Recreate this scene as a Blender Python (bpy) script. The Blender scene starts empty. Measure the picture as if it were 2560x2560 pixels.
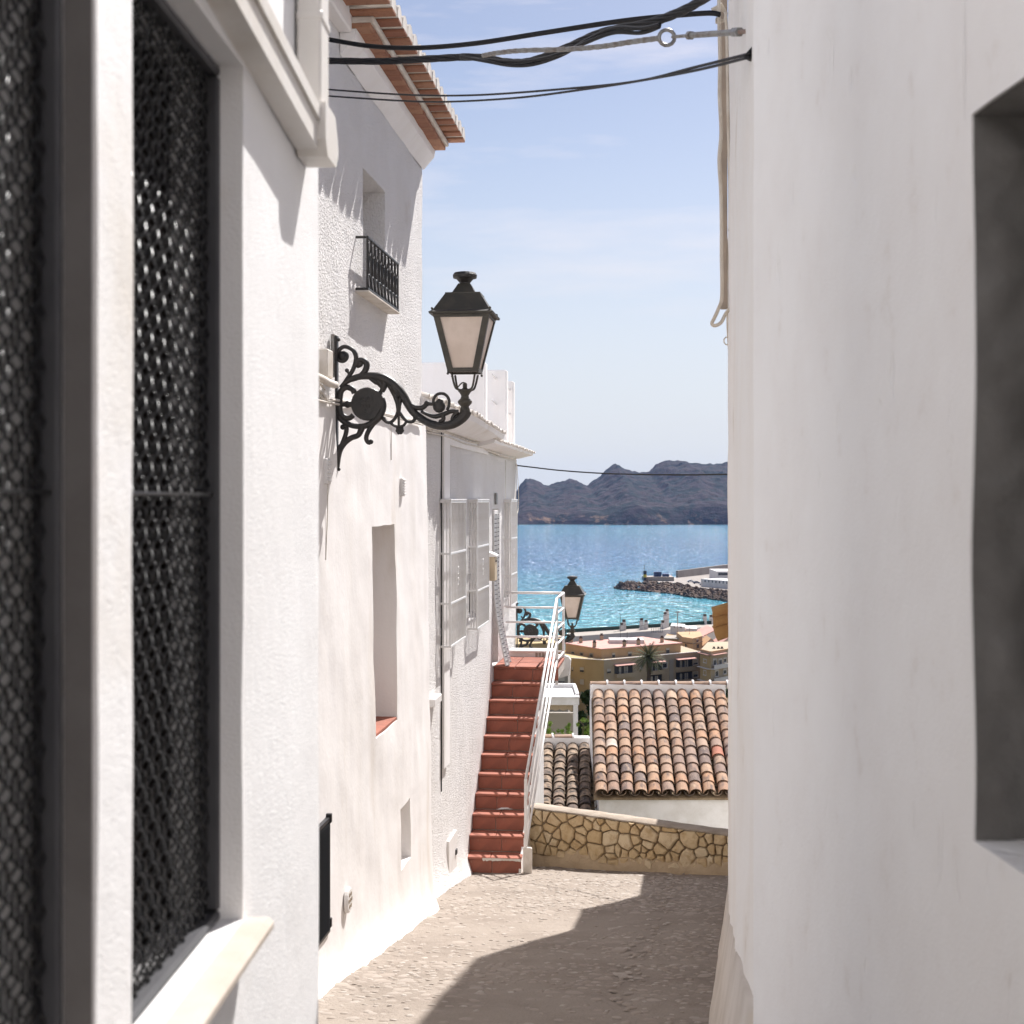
import bpy, math, random
from mathutils import Vector, Matrix, noise

# ------------------------------------------------------------------ camera, sky, sun, exposure
F, HX, HY, E = 3556.0, 1280.0, 1250.0, 1.6
sc = bpy.context.scene
COL = sc.collection
cam = bpy.data.cameras.new('camera')
camo = bpy.data.objects.new('camera', cam)
COL.objects.link(camo)
camo.location = (0, 0, E)
camo.rotation_euler = (math.pi / 2, 0, 0)
cam.lens = 50.0
cam.sensor_width = 36.0
cam.shift_y = -30.0 / 2560
cam.clip_start = 0.05
cam.clip_end = 30000
cam.dof.use_dof = True
cam.dof.focus_distance = 14.0
cam.dof.aperture_fstop = 7.0
sc.camera = camo

SUN_EL, SUN_AZ = math.radians(51.0), math.radians(27.0)      # azimuth to the right of +Y
SUN = Vector((math.cos(SUN_EL) * math.sin(SUN_AZ), math.cos(SUN_EL) * math.cos(SUN_AZ), math.sin(SUN_EL)))
world = bpy.data.worlds.new('World')
sc.world = world
world.use_nodes = True
nt = world.node_tree
bg = nt.nodes['Background']
sky = nt.nodes.new('ShaderNodeTexSky')
sky.sky_type = 'NISHITA'
sky.sun_disc = False
sky.sun_elevation = SUN_EL
sky.sun_rotation = SUN_AZ
sky.air_density = 0.75
sky.dust_density = 0.8
sky.ozone_density = 1.0
# thin streaky cirrus, all round the sky
tc = nt.nodes.new('ShaderNodeTexCoord')
mp = nt.nodes.new('ShaderNodeMapping')
mp.inputs['Scale'].default_value = (2.2, 2.2, 14.0)
mp.inputs['Location'].default_value = (0.35, 0.1, 0.62)
cn = nt.nodes.new('ShaderNodeTexNoise')
cn.inputs['Scale'].default_value = 1.6
cn.inputs['Detail'].default_value = 7
cn.inputs['Roughness'].default_value = 0.58
cr = nt.nodes.new('ShaderNodeValToRGB')
cr.color_ramp.elements[0].position = 0.50
cr.color_ramp.elements[1].position = 0.74
cmul = nt.nodes.new('ShaderNodeMath'); cmul.operation = 'MULTIPLY'; cmul.inputs[1].default_value = 0.62
mixc = nt.nodes.new('ShaderNodeMixRGB')
mixc.inputs[2].default_value = (7.0, 7.2, 8.0, 1)
nt.links.new(tc.outputs['Generated'], mp.inputs['Vector'])
nt.links.new(mp.outputs['Vector'], cn.inputs['Vector'])
nt.links.new(cn.outputs['Fac'], cr.inputs['Fac'])
nt.links.new(cr.outputs['Color'], cmul.inputs[0])
nt.links.new(cmul.outputs[0], mixc.inputs[0])
nt.links.new(sky.outputs['Color'], mixc.inputs[1])
tint = nt.nodes.new('ShaderNodeMixRGB'); tint.blend_type = 'MULTIPLY'; tint.inputs[0].default_value = 1.0
tint.inputs[2].default_value = (1.10, 1.0, 0.945, 1)      # white balance of the photograph's sky
sepz = nt.nodes.new('ShaderNodeSeparateXYZ'); nt.links.new(tc.outputs['Generated'], sepz.inputs[0])
hz = nt.nodes.new('ShaderNodeMapRange'); hz.interpolation_type = 'SMOOTHSTEP'
hz.inputs['From Min'].default_value = -0.02; hz.inputs['From Max'].default_value = 0.32; hz.inputs['To Min'].default_value = 0.97; hz.inputs['To Max'].default_value = 0.0
nt.links.new(sepz.outputs['Z'], hz.inputs['Value'])
mixh = nt.nodes.new('ShaderNodeMixRGB'); mixh.inputs[2].default_value = (5.15, 5.95, 6.75, 1)      # pale sea haze towards the horizon
nt.links.new(hz.outputs['Result'], mixh.inputs[0]); nt.links.new(mixc.outputs[0], mixh.inputs[1])
nt.links.new(mixh.outputs[0], tint.inputs[1])
nt.links.new(tint.outputs[0], bg.inputs['Color'])
bg.inputs['Strength'].default_value = 0.066

sl = bpy.data.lights.new('sun', 'SUN')
sl.energy = 4.0
sl.angle = math.radians(0.5)
sl.color = (1.0, 0.968, 0.94)
slo = bpy.data.objects.new('sun', sl)
COL.objects.link(slo)
slo.location = (10, 30, 40)
slo.rotation_euler = (-SUN).to_track_quat('-Z', 'Y').to_euler()

sc.view_settings.view_transform = 'Standard'
sc.view_settings.look = 'None'
sc.view_settings.gamma = 1.0
sc.view_settings.exposure = 1.02
sc.cycles.use_denoising = True
try:
    sc.cycles.denoiser = 'OPENIMAGEDENOISE'
except Exception:
    pass
sc.cycles.max_bounces = 8
sc.cycles.volume_bounces = 0
sc.cycles.volume_step_rate = 10

RND = random.Random(11)

# ------------------------------------------------------------------ helpers
def P(px, py, Y):
    """point seen at photo pixel (px, py) at distance Y"""
    return Vector(((px - HX) / F * Y, Y, E - (py - HY) / F * Y))

def ground(Y):
    return -0.168 * Y

class Fr:
    """street frame along the line x = a + m*Y: S runs away from the camera, N to the left"""
    def __init__(s, a, m):
        s.O = Vector((a, 0, 0)); phi = math.atan(m)
        s.u = Vector((math.sin(phi), math.cos(phi), 0)); s.n = Vector((-math.cos(phi), math.sin(phi), 0))
        s.rz = math.pi / 2 - phi
    def W(s, S, N, z):
        return s.O + s.u * S + s.n * N + Vector((0, 0, z))
    def hit(s, px, py, N=0.0):
        d = Vector(((px - HX) / F, 1, -(py - HY) / F))
        dn = d.x * s.n.x + d.y * s.n.y
        t = (N + s.O.x * s.n.x) / dn
        S = (t * d.x - s.O.x) * s.u.x + t * d.y * s.u.y
        return S, E + t * d.z

WL = {}
def link(o, parent):
    COL.objects.link(o)
    if parent is not None:
        o.parent = parent
def tag(o, label=None, cat=None, group=None, kind=None):
    if label: o['label'] = label
    if cat: o['category'] = cat
    if group: o['group'] = group
    if kind: o['kind'] = kind
    return o
def empty(name, label, cat, base=(0, 0, 0), fr=None, rz=0.0, group=None):
    o = bpy.data.objects.new(name, None)
    o.empty_display_size = 0.1
    COL.objects.link(o)
    b = Vector(base)
    if fr is not None:
        o.location = fr.W(*b); o.rotation_euler = (0, 0, fr.rz)
        WL[o.name] = b
    else:
        o.location = b; o.rotation_euler = (0, 0, rz)
        WL[o.name] = Vector((0, 0, 0)) if rz else b
    return tag(o, label, cat, group)

class MB:
    def __init__(s):
        s.v = []; s.f = []
    def add(s, vs, fs):
        k = len(s.v)
        s.v += [tuple(v) for v in vs]
        s.f += [tuple(i + k for i in f) for f in fs]
        return s
    def box(s, a, b):
        x0, y0, z0 = a; x1, y1, z1 = b
        if x0 > x1: x0, x1 = x1, x0
        if y0 > y1: y0, y1 = y1, y0
        if z0 > z1: z0, z1 = z1, z0
        return s.add([(x0, y0, z0), (x1, y0, z0), (x1, y1, z0), (x0, y1, z0), (x0, y0, z1), (x1, y0, z1), (x1, y1, z1), (x0, y1, z1)],
                     [(0, 3, 2, 1), (4, 5, 6, 7), (0, 1, 5, 4), (1, 2, 6, 5), (2, 3, 7, 6), (3, 0, 4, 7)])
    def bbox(s, a, b, c=0.006):
        """box with chamfered edges"""
        lo = [min(a[i], b[i]) for i in range(3)]; hi = [max(a[i], b[i]) for i in range(3)]
        c = min(c, 0.45 * min(hi[i] - lo[i] for i in range(3)))
        vs = []; idx = {}
        for sx in (0, 1):
            for sy in (0, 1):
                for sz in (0, 1):
                    p = [hi[0] if sx else lo[0], hi[1] if sy else lo[1], hi[2] if sz else lo[2]]
                    d = [-1 if sx else 1, -1 if sy else 1, -1 if sz else 1]
                    for ax in range(3):
                        q = [p[i] + (0 if i == ax else d[i] * c) for i in range(3)]
                        idx[(sx, sy, sz, ax)] = len(vs); vs.append(q)
        fs = []
        I = idx
        for ax in range(3):
            for sg in (0, 1):
                o = [i for i in range(3) if i != ax]
                ring = []
                for (p, q) in ((0, 0), (1, 0), (1, 1), (0, 1)):
                    k = [0, 0, 0]; k[ax] = sg; k[o[0]] = p; k[o[1]] = q
                    ring.append(I[(k[0], k[1], k[2], ax)])
                fs.append(tuple(ring))
        for ax in range(3):
            o = [i for i in range(3) if i != ax]
            for p in (0, 1):
                for q in (0, 1):
                    k0 = [0, 0, 0]; k0[o[0]] = p; k0[o[1]] = q; k1 = list(k0); k1[ax] = 1
                    fs.append((I[tuple(k0) + (o[0],)], I[tuple(k1) + (o[0],)], I[tuple(k1) + (o[1],)], I[tuple(k0) + (o[1],)]))
        for sx in (0, 1):
            for sy in (0, 1):
                for sz in (0, 1):
                    fs.append((I[(sx, sy, sz, 0)], I[(sx, sy, sz, 1)], I[(sx, sy, sz, 2)]))
        return s.add(vs, fs)
    def prism(s, poly, d):
        """poly: 3-D points of a planar polygon, swept by the vector d"""
        n = len(poly); d = Vector(d)
        vs = [Vector(p) for p in poly] + [Vector(p) + d for p in poly]
        fs = [tuple(range(n)), tuple(range(2 * n - 1, n - 1, -1))]
        fs += [(i, (i + 1) % n, (i + 1) % n + n, i + n) for i in range(n)]
        return s.add(vs, fs)
    def tube(s, pts, r, sides=8, cap=True, flat=None):
        pts = [Vector(p) for p in pts]; n = len(pts)
        rs = r if isinstance(r, (list, tuple)) else [r] * n
        t0 = (pts[1] - pts[0]).normalized()
        up = Vector((0, 0, 1)) if abs(t0.z) < 0.9 else Vector((1, 0, 0))
        a = t0.cross(up).normalized()
        vs = []; fs = []
        for i, p in enumerate(pts):
            t = (pts[min(i + 1, n - 1)] - pts[max(i - 1, 0)])
            t = t.normalized() if t.length > 1e-9 else t0
            a = (a - t * a.dot(t))
            a = a.normalized() if a.length > 1e-6 else t.orthogonal().normalized()
            b = t.cross(a)
            for k in range(sides):
                g = 2 * math.pi * k / sides
                vs.append(p + (a * math.cos(g) + b * math.sin(g)) * rs[i])
        for i in range(n - 1):
            for k in range(sides):
                k2 = (k + 1) % sides
                fs.append((i * sides + k, i * sides + k2, (i + 1) * sides + k2, (i + 1) * sides + k))
        if cap:
            fs.append(tuple(range(sides - 1, -1, -1)))
            fs.append(tuple(range((n - 1) * sides, n * sides)))
        return s.add(vs, fs)
    def lathe(s, prof, c, segs=12, sq=False, axis='z'):
        """prof: (radius, height) pairs; sq: four-sided with r the half width"""
        vs = []; fs = []; c = Vector(c)
        if sq: segs = 4
        for (r, h) in prof:
            for k in range(segs):
                g = 2 * math.pi * (k + (0.5 if sq else 0)) / segs
                rr = r * math.sqrt(2) if sq else r
                q = (rr * math.cos(g), rr * math.sin(g), h)
                if axis == 'y': q = (q[0], q[2], q[1])
                if axis == 'x': q = (q[2], q[0], q[1])
                vs.append(c + Vector(q))
        n = len(prof)
        for i in range(n - 1):
            for k in range(segs):
                k2 = (k + 1) % segs
                fs.append((i * segs + k, i * segs + k2, (i + 1) * segs + k2, (i + 1) * segs + k))
        fs.append(tuple(range(segs - 1, -1, -1))); fs.append(tuple(range((n - 1) * segs, n * segs)))
        return s.add(vs, fs)
    def ball(s, c, r, seg=8, ring=5, sc3=(1, 1, 1)):
        vs = []; fs = []
        for i in range(ring + 1):
            th = math.pi * i / ring
            for k in range(seg):
                g = 2 * math.pi * k / seg
                vs.append((c[0] + r * sc3[0] * math.sin(th) * math.cos(g), c[1] + r * sc3[1] * math.sin(th) * math.sin(g), c[2] + r * sc3[2] * math.cos(th)))
        for i in range(ring):
            for k in range(seg):
                k2 = (k + 1) % seg
                fs.append((i * seg + k, (i + 1) * seg + k, (i + 1) * seg + k2, i * seg + k2))
        return s.add(vs, fs)
    def mesh(s, name, smooth=False, center=None):
        c = center
        if c is None:
            lo = [min(v[i] for v in s.v) for i in range(3)]; hi = [max(v[i] for v in s.v) for i in range(3)]
            c = Vector([(lo[i] + hi[i]) / 2 for i in range(3)])
        me = bpy.data.meshes.new(name)
        me.from_pydata([(v[0] - c[0], v[1] - c[1], v[2] - c[2]) for v in s.v], [], s.f)
        me.validate(); me.update()
        if smooth:
            me.polygons.foreach_set('use_smooth', [True] * len(me.polygons))
        return me, Vector(c)
    def build(s, name, mat, parent=None, smooth=False, fr=None, label=None, cat=None, group=None, kind=None):
        me, c = s.mesh(name, smooth)
        me.materials.append(mat)
        o = bpy.data.objects.new(name, me)
        link(o, parent)
        if parent is not None:
            o.location = c - WL[parent.name]
            WL[o.name] = c
        elif fr is not None:
            o.location = fr.W(*c); o.rotation_euler = (0, 0, fr.rz); WL[o.name] = c
        else:
            o.location = c; WL[o.name] = c
        return tag(o, label, cat, group, kind)
def place(name, me, parent, loc, rot=(0, 0, 0), scale=(1, 1, 1)):
    """another object on shared mesh data, as a part of parent (loc in the parent's build coordinates)"""
    o = bpy.data.objects.new(name, me)
    link(o, parent)
    o.location = Vector(loc) - (WL[parent.name] if parent is not None else Vector())
    o.rotation_euler = rot; o.scale = scale
    WL[o.name] = Vector(loc)
    return o
def copy_tree(o, parent=None):
    c = o.copy(); COL.objects.link(c); c.parent = parent
    for ch in o.children:
        copy_tree(ch, c)
    return c
def smooth_path(pts, n=5, rs=None):
    """Catmull-Rom through the points; returns points (and radii)"""
    out = []; ro = []
    m = len(pts)
    for i in range(m - 1):
        p0, p1, p2, p3 = pts[max(i - 1, 0)], pts[i], pts[i + 1], pts[min(i + 2, m - 1)]
        for k in range(n):
            t = k / n
            out.append(tuple(0.5 * (2 * p1[j] + (p2[j] - p0[j]) * t + (2 * p0[j] - 5 * p1[j] + 4 * p2[j] - p3[j]) * t * t + (3 * p1[j] - p0[j] - 3 * p2[j] + p3[j]) * t ** 3) for j in range(len(p1))))
            if rs: ro.append(rs[i] + (rs[i + 1] - rs[i]) * t)
    out.append(tuple(pts[-1]))
    if rs:
        ro.append(rs[-1]); return out, ro
    return out
def nz(x, y, z=0.0, f=1.0):
    return noise.noise(Vector((x * f, y * f, z * f)))

def wall(s0, s1, z0, z1, ops, depth, sgn=1, res=0.12, amp=0.006, fn=None, back=0.06, edge=0.008):
    """facade sheet at N=0 with openings (s0,s1,z0,z1[,depth]) and their reveals; sgn=+1: the body lies at +N"""
    ss = {round(s0, 4), round(s1, 4)}; zs = {round(z0, 4), round(z1, 4)}
    for o in ops:
        ss |= {round(o[0], 4), round(o[1], 4)}; zs |= {round(o[2], 4), round(o[3], 4)}
    def fill(q):
        q = sorted(q); out = []
        for a, b in zip(q, q[1:]):
            n = max(1, int(round((b - a) / res)))
            out += [a + (b - a) * i / n for i in range(n)]
        return out + [q[-1]]
    ss = fill(ss); zs = fill(zs)
    mb = MB(); vid = {}
    def V(s, z, dn, part=0):
        k = (round(s, 4), round(z, 4), round(dn, 4), part)
        if k not in vid:
            d = amp * (nz(s, z, 3.1, 1.7) + 0.5 * nz(s, z, 7.7, 5.0))
            if fn: d += fn(s, z)
            js = edge * nz(s, z, 11.3, 3.0) if (s0 + 1e-4 < s < s1 - 1e-4) else 0
            jz = edge * nz(s, z, 23.9, 3.0)
            vid[k] = len(mb.v)
            mb.v.append((s + js, sgn * (dn - d), z + jz))
        return vid[k]
    def opened(s, z):
        return any(o[0] < s < o[1] and o[2] < z < o[3] for o in ops)
    for a, b in zip(ss, ss[1:]):
        for c, d in zip(zs, zs[1:]):
            if not opened((a + b) / 2, (c + d) / 2):
                mb.f.append((V(a, c, 0), V(b, c, 0), V(b, d, 0), V(a, d, 0)))
    D = depth + back
    for o in ops:
        dp = o[4] if len(o) > 4 else depth
        sl_ = [x for x in ss if o[0] - 1e-4 <= x <= o[1] + 1e-4]; zl = [x for x in zs if o[2] - 1e-4 <= x <= o[3] + 1e-4]
        for z in (o[2], o[3]):
            for a, b in zip(sl_, sl_[1:]):
                mb.f.append((V(a, z, 0, 1), V(b, z, 0, 1), V(b, z, dp, 1), V(a, z, dp, 1)))
        for s in (o[0], o[1]):
            for a, b in zip(zl, zl[1:]):
                mb.f.append((V(s, a, 0, 2), V(s, b, 0, 2), V(s, b, dp, 2), V(s, a, dp, 2)))
        if len(o) > 4:
            for a, b in zip(sl_, sl_[1:]):
                for c, d in zip(zl, zl[1:]):
                    mb.f.append((V(a, c, dp, 3), V(b, c, dp, 3), V(b, d, dp, 3), V(a, d, dp, 3)))
    for s in (s0, s1):
        s = round(s, 4)
        for c, d in zip(zs, zs[1:]):
            mb.f.append((V(s, c, 0, 4), V(s, d, 0, 4), V(s, d, D, 4), V(s, c, D, 4)))
    z = round(z1, 4)
    for a, b in zip(ss, ss[1:]):
        mb.f.append((V(a, z, 0, 5), V(b, z, 0, 5), V(b, z, D, 5), V(a, z, D, 5)))
    return mb

# ------------------------------------------------------------------ materials
def rgb(h):
    """sRGB 0-255 triple to linear"""
    return tuple((c / 255 / 12.92) if c / 255 <= 0.04045 else ((c / 255 + 0.055) / 1.055) ** 2.4 for c in h)
def M(name, col, rough=0.8, col2=None, vscale=3.0, vmin=0.4, vmax=0.65, bump=0.0, bscale=60.0, bdist=0.01, spec=0.3, metal=0.0,
      rand=None, col3=None, c3scale=1.0, c3min=0.55, c3max=0.7, stretch=(1, 1, 1), bump2=0.0, b2scale=8.0, alpha=None, trans=0.0):
    m = bpy.data.materials.new(name)
    m.use_nodes = True
    t = m.node_tree; N = t.nodes; L = t.links
    b = N['Principled BSDF']
    b.inputs['Roughness'].default_value = rough
    b.inputs['Metallic'].default_value = metal
    b.inputs['Specular IOR Level'].default_value = spec
    co = N.new('ShaderNodeTexCoord')
    vec = co.outputs['Object']
    oi = None
    if rand is not None:
        oi = N.new('ShaderNodeObjectInfo')
        sca = N.new('ShaderNodeVectorMath'); sca.operation = 'SCALE'; sca.inputs['Scale'].default_value = 1.0
        cmb = N.new('ShaderNodeCombineXYZ')
        mu = N.new('ShaderNodeMath'); mu.operation = 'MULTIPLY'; mu.inputs[1].default_value = 57.0
        L.new(oi.outputs['Random'], mu.inputs[0])
        for k in range(3): L.new(mu.outputs[0], cmb.inputs[k])
        ad = N.new('ShaderNodeVectorMath'); ad.operation = 'ADD'
        L.new(vec, ad.inputs[0]); L.new(cmb.outputs[0], ad.inputs[1])
        vec = ad.outputs[0]
    def noise_(scale, detail=5, rough_=0.6, stre=None):
        n = N.new('ShaderNodeTexNoise'); n.inputs['Scale'].default_value = scale
        n.inputs['Detail'].default_value = detail; n.inputs['Roughness'].default_value = rough_
        if stre and stre != (1, 1, 1):
            mpn = N.new('ShaderNodeMapping'); mpn.inputs['Scale'].default_value = stre
            L.new(vec, mpn.inputs['Vector']); L.new(mpn.outputs['Vector'], n.inputs['Vector'])
        else:
            L.new(vec, n.inputs['Vector'])
        return n.outputs['Fac']
    def ramp(fac, a, b_):
        r = N.new('ShaderNodeMapRange'); r.inputs['From Min'].default_value = a; r.inputs['From Max'].default_value = b_
        L.new(fac, r.inputs['Value']); return r.outputs['Result']
    out = None
    if rand is not None:
        cr_ = N.new('ShaderNodeValToRGB'); cr_.color_ramp.interpolation = 'LINEAR'
        el = cr_.color_ramp.elements
        while len(el) > 1: el.remove(el[-1])
        el[0].position = 0.0; el[0].color = (*rand[0], 1)
        for i, c in enumerate(rand[1:]):
            e = el.new((i + 1) / (len(rand) - 1)); e.color = (*c, 1)
        L.new(oi.outputs['Random'], cr_.inputs['Fac']); out = cr_.outputs['Color']
    else:
        r0 = N.new('ShaderNodeRGB'); r0.outputs[0].default_value = (*col, 1); out = r0.outputs[0]
    def mix(fac, a, c):
        mx = N.new('ShaderNodeMixRGB'); L.new(fac, mx.inputs[0]); L.new(a, mx.inputs[1]); mx.inputs[2].default_value = (*c, 1)
        return mx.outputs[0]
    if col2 is not None:
        out = mix(ramp(noise_(vscale, stre=stretch), vmin, vmax), out, col2)
    if col3 is not None:
        out = mix(ramp(noise_(c3scale, 6, 0.65, stretch), c3min, c3max), out, col3)
    L.new(out, b.inputs['Base Color'])
    if bump or bump2:
        prev = None
        for (bs, sc_, dist) in ((bump2, b2scale, bdist * 4), (bump, bscale, bdist)):
            if not bs: continue
            bn = N.new('ShaderNodeBump'); bn.inputs['Strength'].default_value = bs; bn.inputs['Distance'].default_value = dist
            L.new(noise_(sc_, 3, 0.6), bn.inputs['Height'])
            if prev: L.new(prev, bn.inputs['Normal'])
            prev = bn.outputs['Normal']
        L.new(prev, b.inputs['Normal'])
    if trans:
        b.inputs['Transmission Weight'].default_value = trans
    return m

WHITE = (0.8, 0.775, 0.76)
WARM = (0.7, 0.655, 0.6)
m_wall_l = M('painted_render', (0.89, 0.88, 0.875), 0.85, (0.86, 0.845, 0.835), 1.5, bump=0.5, bscale=230, bdist=0.004, bump2=0.12, b2scale=16, col3=(0.72, 0.66, 0.58), c3scale=0.9, c3min=0.60, c3max=0.8)
m_smooth = M('limewashed_plaster', (0.89, 0.865, 0.85), 0.85, (0.84, 0.81, 0.785), 1.6, bump=0.2, bscale=45, bdist=0.006, bump2=0.25, b2scale=3.0, col3=(0.66, 0.59, 0.51), c3scale=0.9, c3min=0.6, c3max=0.85, stretch=(1.8, 1.8, 0.35))
m_stucco = M('rough_cast_stucco', (0.89, 0.865, 0.85), 0.9, (0.84, 0.81, 0.785), 1.2, bump=1.0, bscale=55, bdist=0.032, bump2=0.2, b2scale=5, col3=(0.68, 0.61, 0.54), c3scale=1.1, c3min=0.62, c3max=0.85)
m_right = M('hand_trowelled_plaster', (0.90, 0.885, 0.875), 0.9, (0.86, 0.835, 0.82), 3.5, 0.40, 0.70, bump=0.35, bscale=170, bdist=0.004, bump2=0.12, b2scale=16, col3=(0.76, 0.715, 0.675), c3scale=7, c3min=0.60, c3max=0.80, stretch=(1, 1, 0.8))
_t = m_right.node_tree; _N = _t.nodes; _L = _t.links; _b = _N['Principled BSDF']
_co = _N.new('ShaderNodeTexCoord'); _mp = _N.new('ShaderNodeMapping'); _mp.inputs['Scale'].default_value = (14.0, 14.0, 3.2); _mp.inputs['Rotation'].default_value = (0.12, 0.25, 0)
_n = _N.new('ShaderNodeTexNoise'); _n.inputs['Scale'].default_value = 1.0; _n.inputs['Detail'].default_value = 4; _n.inputs['Distortion'].default_value = 0.6
_r = _N.new('ShaderNodeMapRange'); _r.inputs['From Min'].default_value = 0.66; _r.inputs['From Max'].default_value = 0.72
_bn = _N.new('ShaderNodeBump'); _bn.inputs['Strength'].default_value = 0.6; _bn.inputs['Distance'].default_value = 0.008; _bn.invert = True
_L.new(_co.outputs['Object'], _mp.inputs['Vector']); _L.new(_mp.outputs['Vector'], _n.inputs['Vector']); _L.new(_n.outputs['Fac'], _r.inputs['Value']); _L.new(_r.outputs['Result'], _bn.inputs['Height'])
_L.new(_b.inputs['Normal'].links[0].from_socket, _bn.inputs['Normal']); _L.new(_bn.outputs['Normal'], _b.inputs['Normal'])
m_right2 = M('cream_plaster', (0.9, 0.875, 0.85), 0.85, (0.86, 0.82, 0.78), 1.4, bump=0.3, bscale=40, bdist=0.008, bump2=0.4, b2scale=5, col3=(0.62, 0.54, 0.44), c3scale=1.7, c3min=0.62, c3max=0.8)
m_recess_grey = M('grey_reveal_soffit_shade', (0.185, 0.178, 0.17), 0.95, (0.15, 0.143, 0.135), 6, bump=0.3, bscale=60, bdist=0.006, bump2=0.3, b2scale=9)  # dark grey of the recess; on the soffit it stands for shade
m_white = M('white_paint', (0.849, 0.825, 0.81), 0.55, (0.74, 0.71, 0.68), 4, bump=0.1, bscale=40, bdist=0.003)
m_gutter = M('cream_white_gutter', (0.78, 0.75, 0.71), 0.45, (0.7, 0.66, 0.6), 3, bump=0.08, bscale=50, bdist=0.003, col3=(0.6, 0.53, 0.45), c3scale=2.5, c3min=0.6, c3max=0.8)
m_rail = M('white_gloss_metal', (0.82, 0.81, 0.8), 0.35, (0.72, 0.7, 0.67), 6, spec=0.5)
m_iron = M('black_cast_iron', (0.018, 0.018, 0.018), 0.45, (0.035, 0.03, 0.027), 14, bump=0.5, bscale=70, bdist=0.004, spec=0.5)
m_iron2 = M('weathered_lamp_metal', (0.045, 0.042, 0.034), 0.5, (0.075, 0.066, 0.05), 9, bump=0.1, bscale=60, bdist=0.002, spec=0.45, col3=(0.5, 0.48, 0.44), c3scale=38, c3min=0.73, c3max=0.77)
m_wire = M('black_crimped_wire', (0.010, 0.010, 0.011), 0.33, spec=0.35)
m_frame = M('grey_steel_frame', (0.05, 0.05, 0.056), 0.55, (0.065, 0.065, 0.07), 5, spec=0.4)
m_dark_board = M('dark_brown_board', (0.020, 0.016, 0.014), 0.75, (0.013, 0.011, 0.010), 4, spec=0.0)  # dark brown; behind the mesh it stands for shaded glass
m_matblack = M('matt_black_louvre', (0.010, 0.010, 0.011), 0.85, spec=0.05)
m_black = M('black_frame', (0.012, 0.012, 0.014), 0.4, spec=0.4)
m_stonesill = M('cream_stone_sill', (0.54, 0.475, 0.415), 0.7, (0.46, 0.395, 0.335), 6, bump=0.2, bscale=80, bdist=0.003)
m_cable = M('black_cable_rubber', (0.012, 0.012, 0.014), 0.5, spec=0.3)
m_steel = M('galvanised_steel', (0.3, 0.3, 0.29), 0.45, (0.2, 0.17, 0.15), 25, metal=0.7)
m_rust = M('rusty_steel', (0.22, 0.12, 0.08), 0.8, (0.3, 0.27, 0.25), 30)
m_cream_cable = M('painted_cable', (0.72, 0.66, 0.57), 0.6, (0.6, 0.52, 0.42), 8)
m_trunking = M('beige_trunking', (0.48, 0.39, 0.31), 0.6, (0.4, 0.33, 0.27), 5)
m_glass_milk = M('milky_lamp_pane', (0.76, 0.64, 0.55), 0.4, (0.68, 0.56, 0.47), 8, bump=0.15, bscale=60, bdist=0.003, spec=0.5)
m_terra = M('terracotta_step_tile', (0.39, 0.145, 0.098), 0.7, (0.29, 0.115, 0.082), 5, bump=0.15, bscale=50, bdist=0.003, col3=(0.45, 0.27, 0.20), c3scale=9, c3min=0.62, c3max=0.8, spec=0.2)
m_grout = M('grey_white_grout', (0.549, 0.5, 0.45), 0.95, (0.4, 0.34, 0.29), 12, bump=0.3, bscale=60)
m_brick = M('eave_brick', (0.38, 0.17, 0.09), 0.85, rand=[(0.36, 0.175, 0.105), (0.28, 0.125, 0.08), (0.4, 0.215, 0.135), (0.32, 0.15, 0.095)], col2=(0.24, 0.11, 0.07), vscale=20, vmin=0.5, vmax=0.75, bump=0.3, bscale=60)
m_mortar = M('white_mortar', (0.72, 0.67, 0.61), 0.95, (0.6, 0.54, 0.47), 6, bump=0.5, bscale=50, bdist=0.01)
m_tile = M('roof_tile_clay', (0.5, 0.3, 0.2), 0.85, rand=[(0.44, 0.27, 0.17), (0.36, 0.225, 0.15), (0.48, 0.32, 0.215), (0.25, 0.175, 0.145), (0.45, 0.255, 0.15), (0.19, 0.145, 0.13), (0.42, 0.275, 0.185), (0.30, 0.21, 0.17), (0.52, 0.37, 0.26)],
           col2=(0.105, 0.08, 0.075), vscale=6, vmin=0.48, vmax=0.70, bump=0.3, bscale=60, bdist=0.004, col3=(0.50, 0.36, 0.25), c3scale=9, c3min=0.55, c3max=0.75, stretch=(1.6, 0.6, 1))
m_tile_old = M('mossy_old_tile_clay', (0.4, 0.3, 0.2), 0.9, rand=[(0.3, 0.21, 0.15), (0.2, 0.145, 0.11), (0.36, 0.26, 0.18), (0.16, 0.12, 0.1)],
               col2=(0.055, 0.045, 0.038), vscale=9, vmin=0.42, vmax=0.62, bump=0.4, bscale=60, bdist=0.005, col3=(0.42, 0.33, 0.24), c3scale=14, c3min=0.58, c3max=0.72)
m_tile_pale = M('pale_replacement_tile', (0.66, 0.56, 0.47), 0.8, (0.5, 0.4, 0.33), 8, bump=0.2)
m_tile_red = M('red_replacement_tile', (0.46, 0.19, 0.12), 0.8, (0.38, 0.15, 0.1), 8, bump=0.2)
m_ochre = M('ochre_clay', (0.5, 0.29, 0.115), 0.85, (0.42, 0.23, 0.09), 6, bump=0.4, bscale=30, col3=(0.3, 0.17, 0.07), c3scale=9, c3min=0.62, c3max=0.75)
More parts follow.
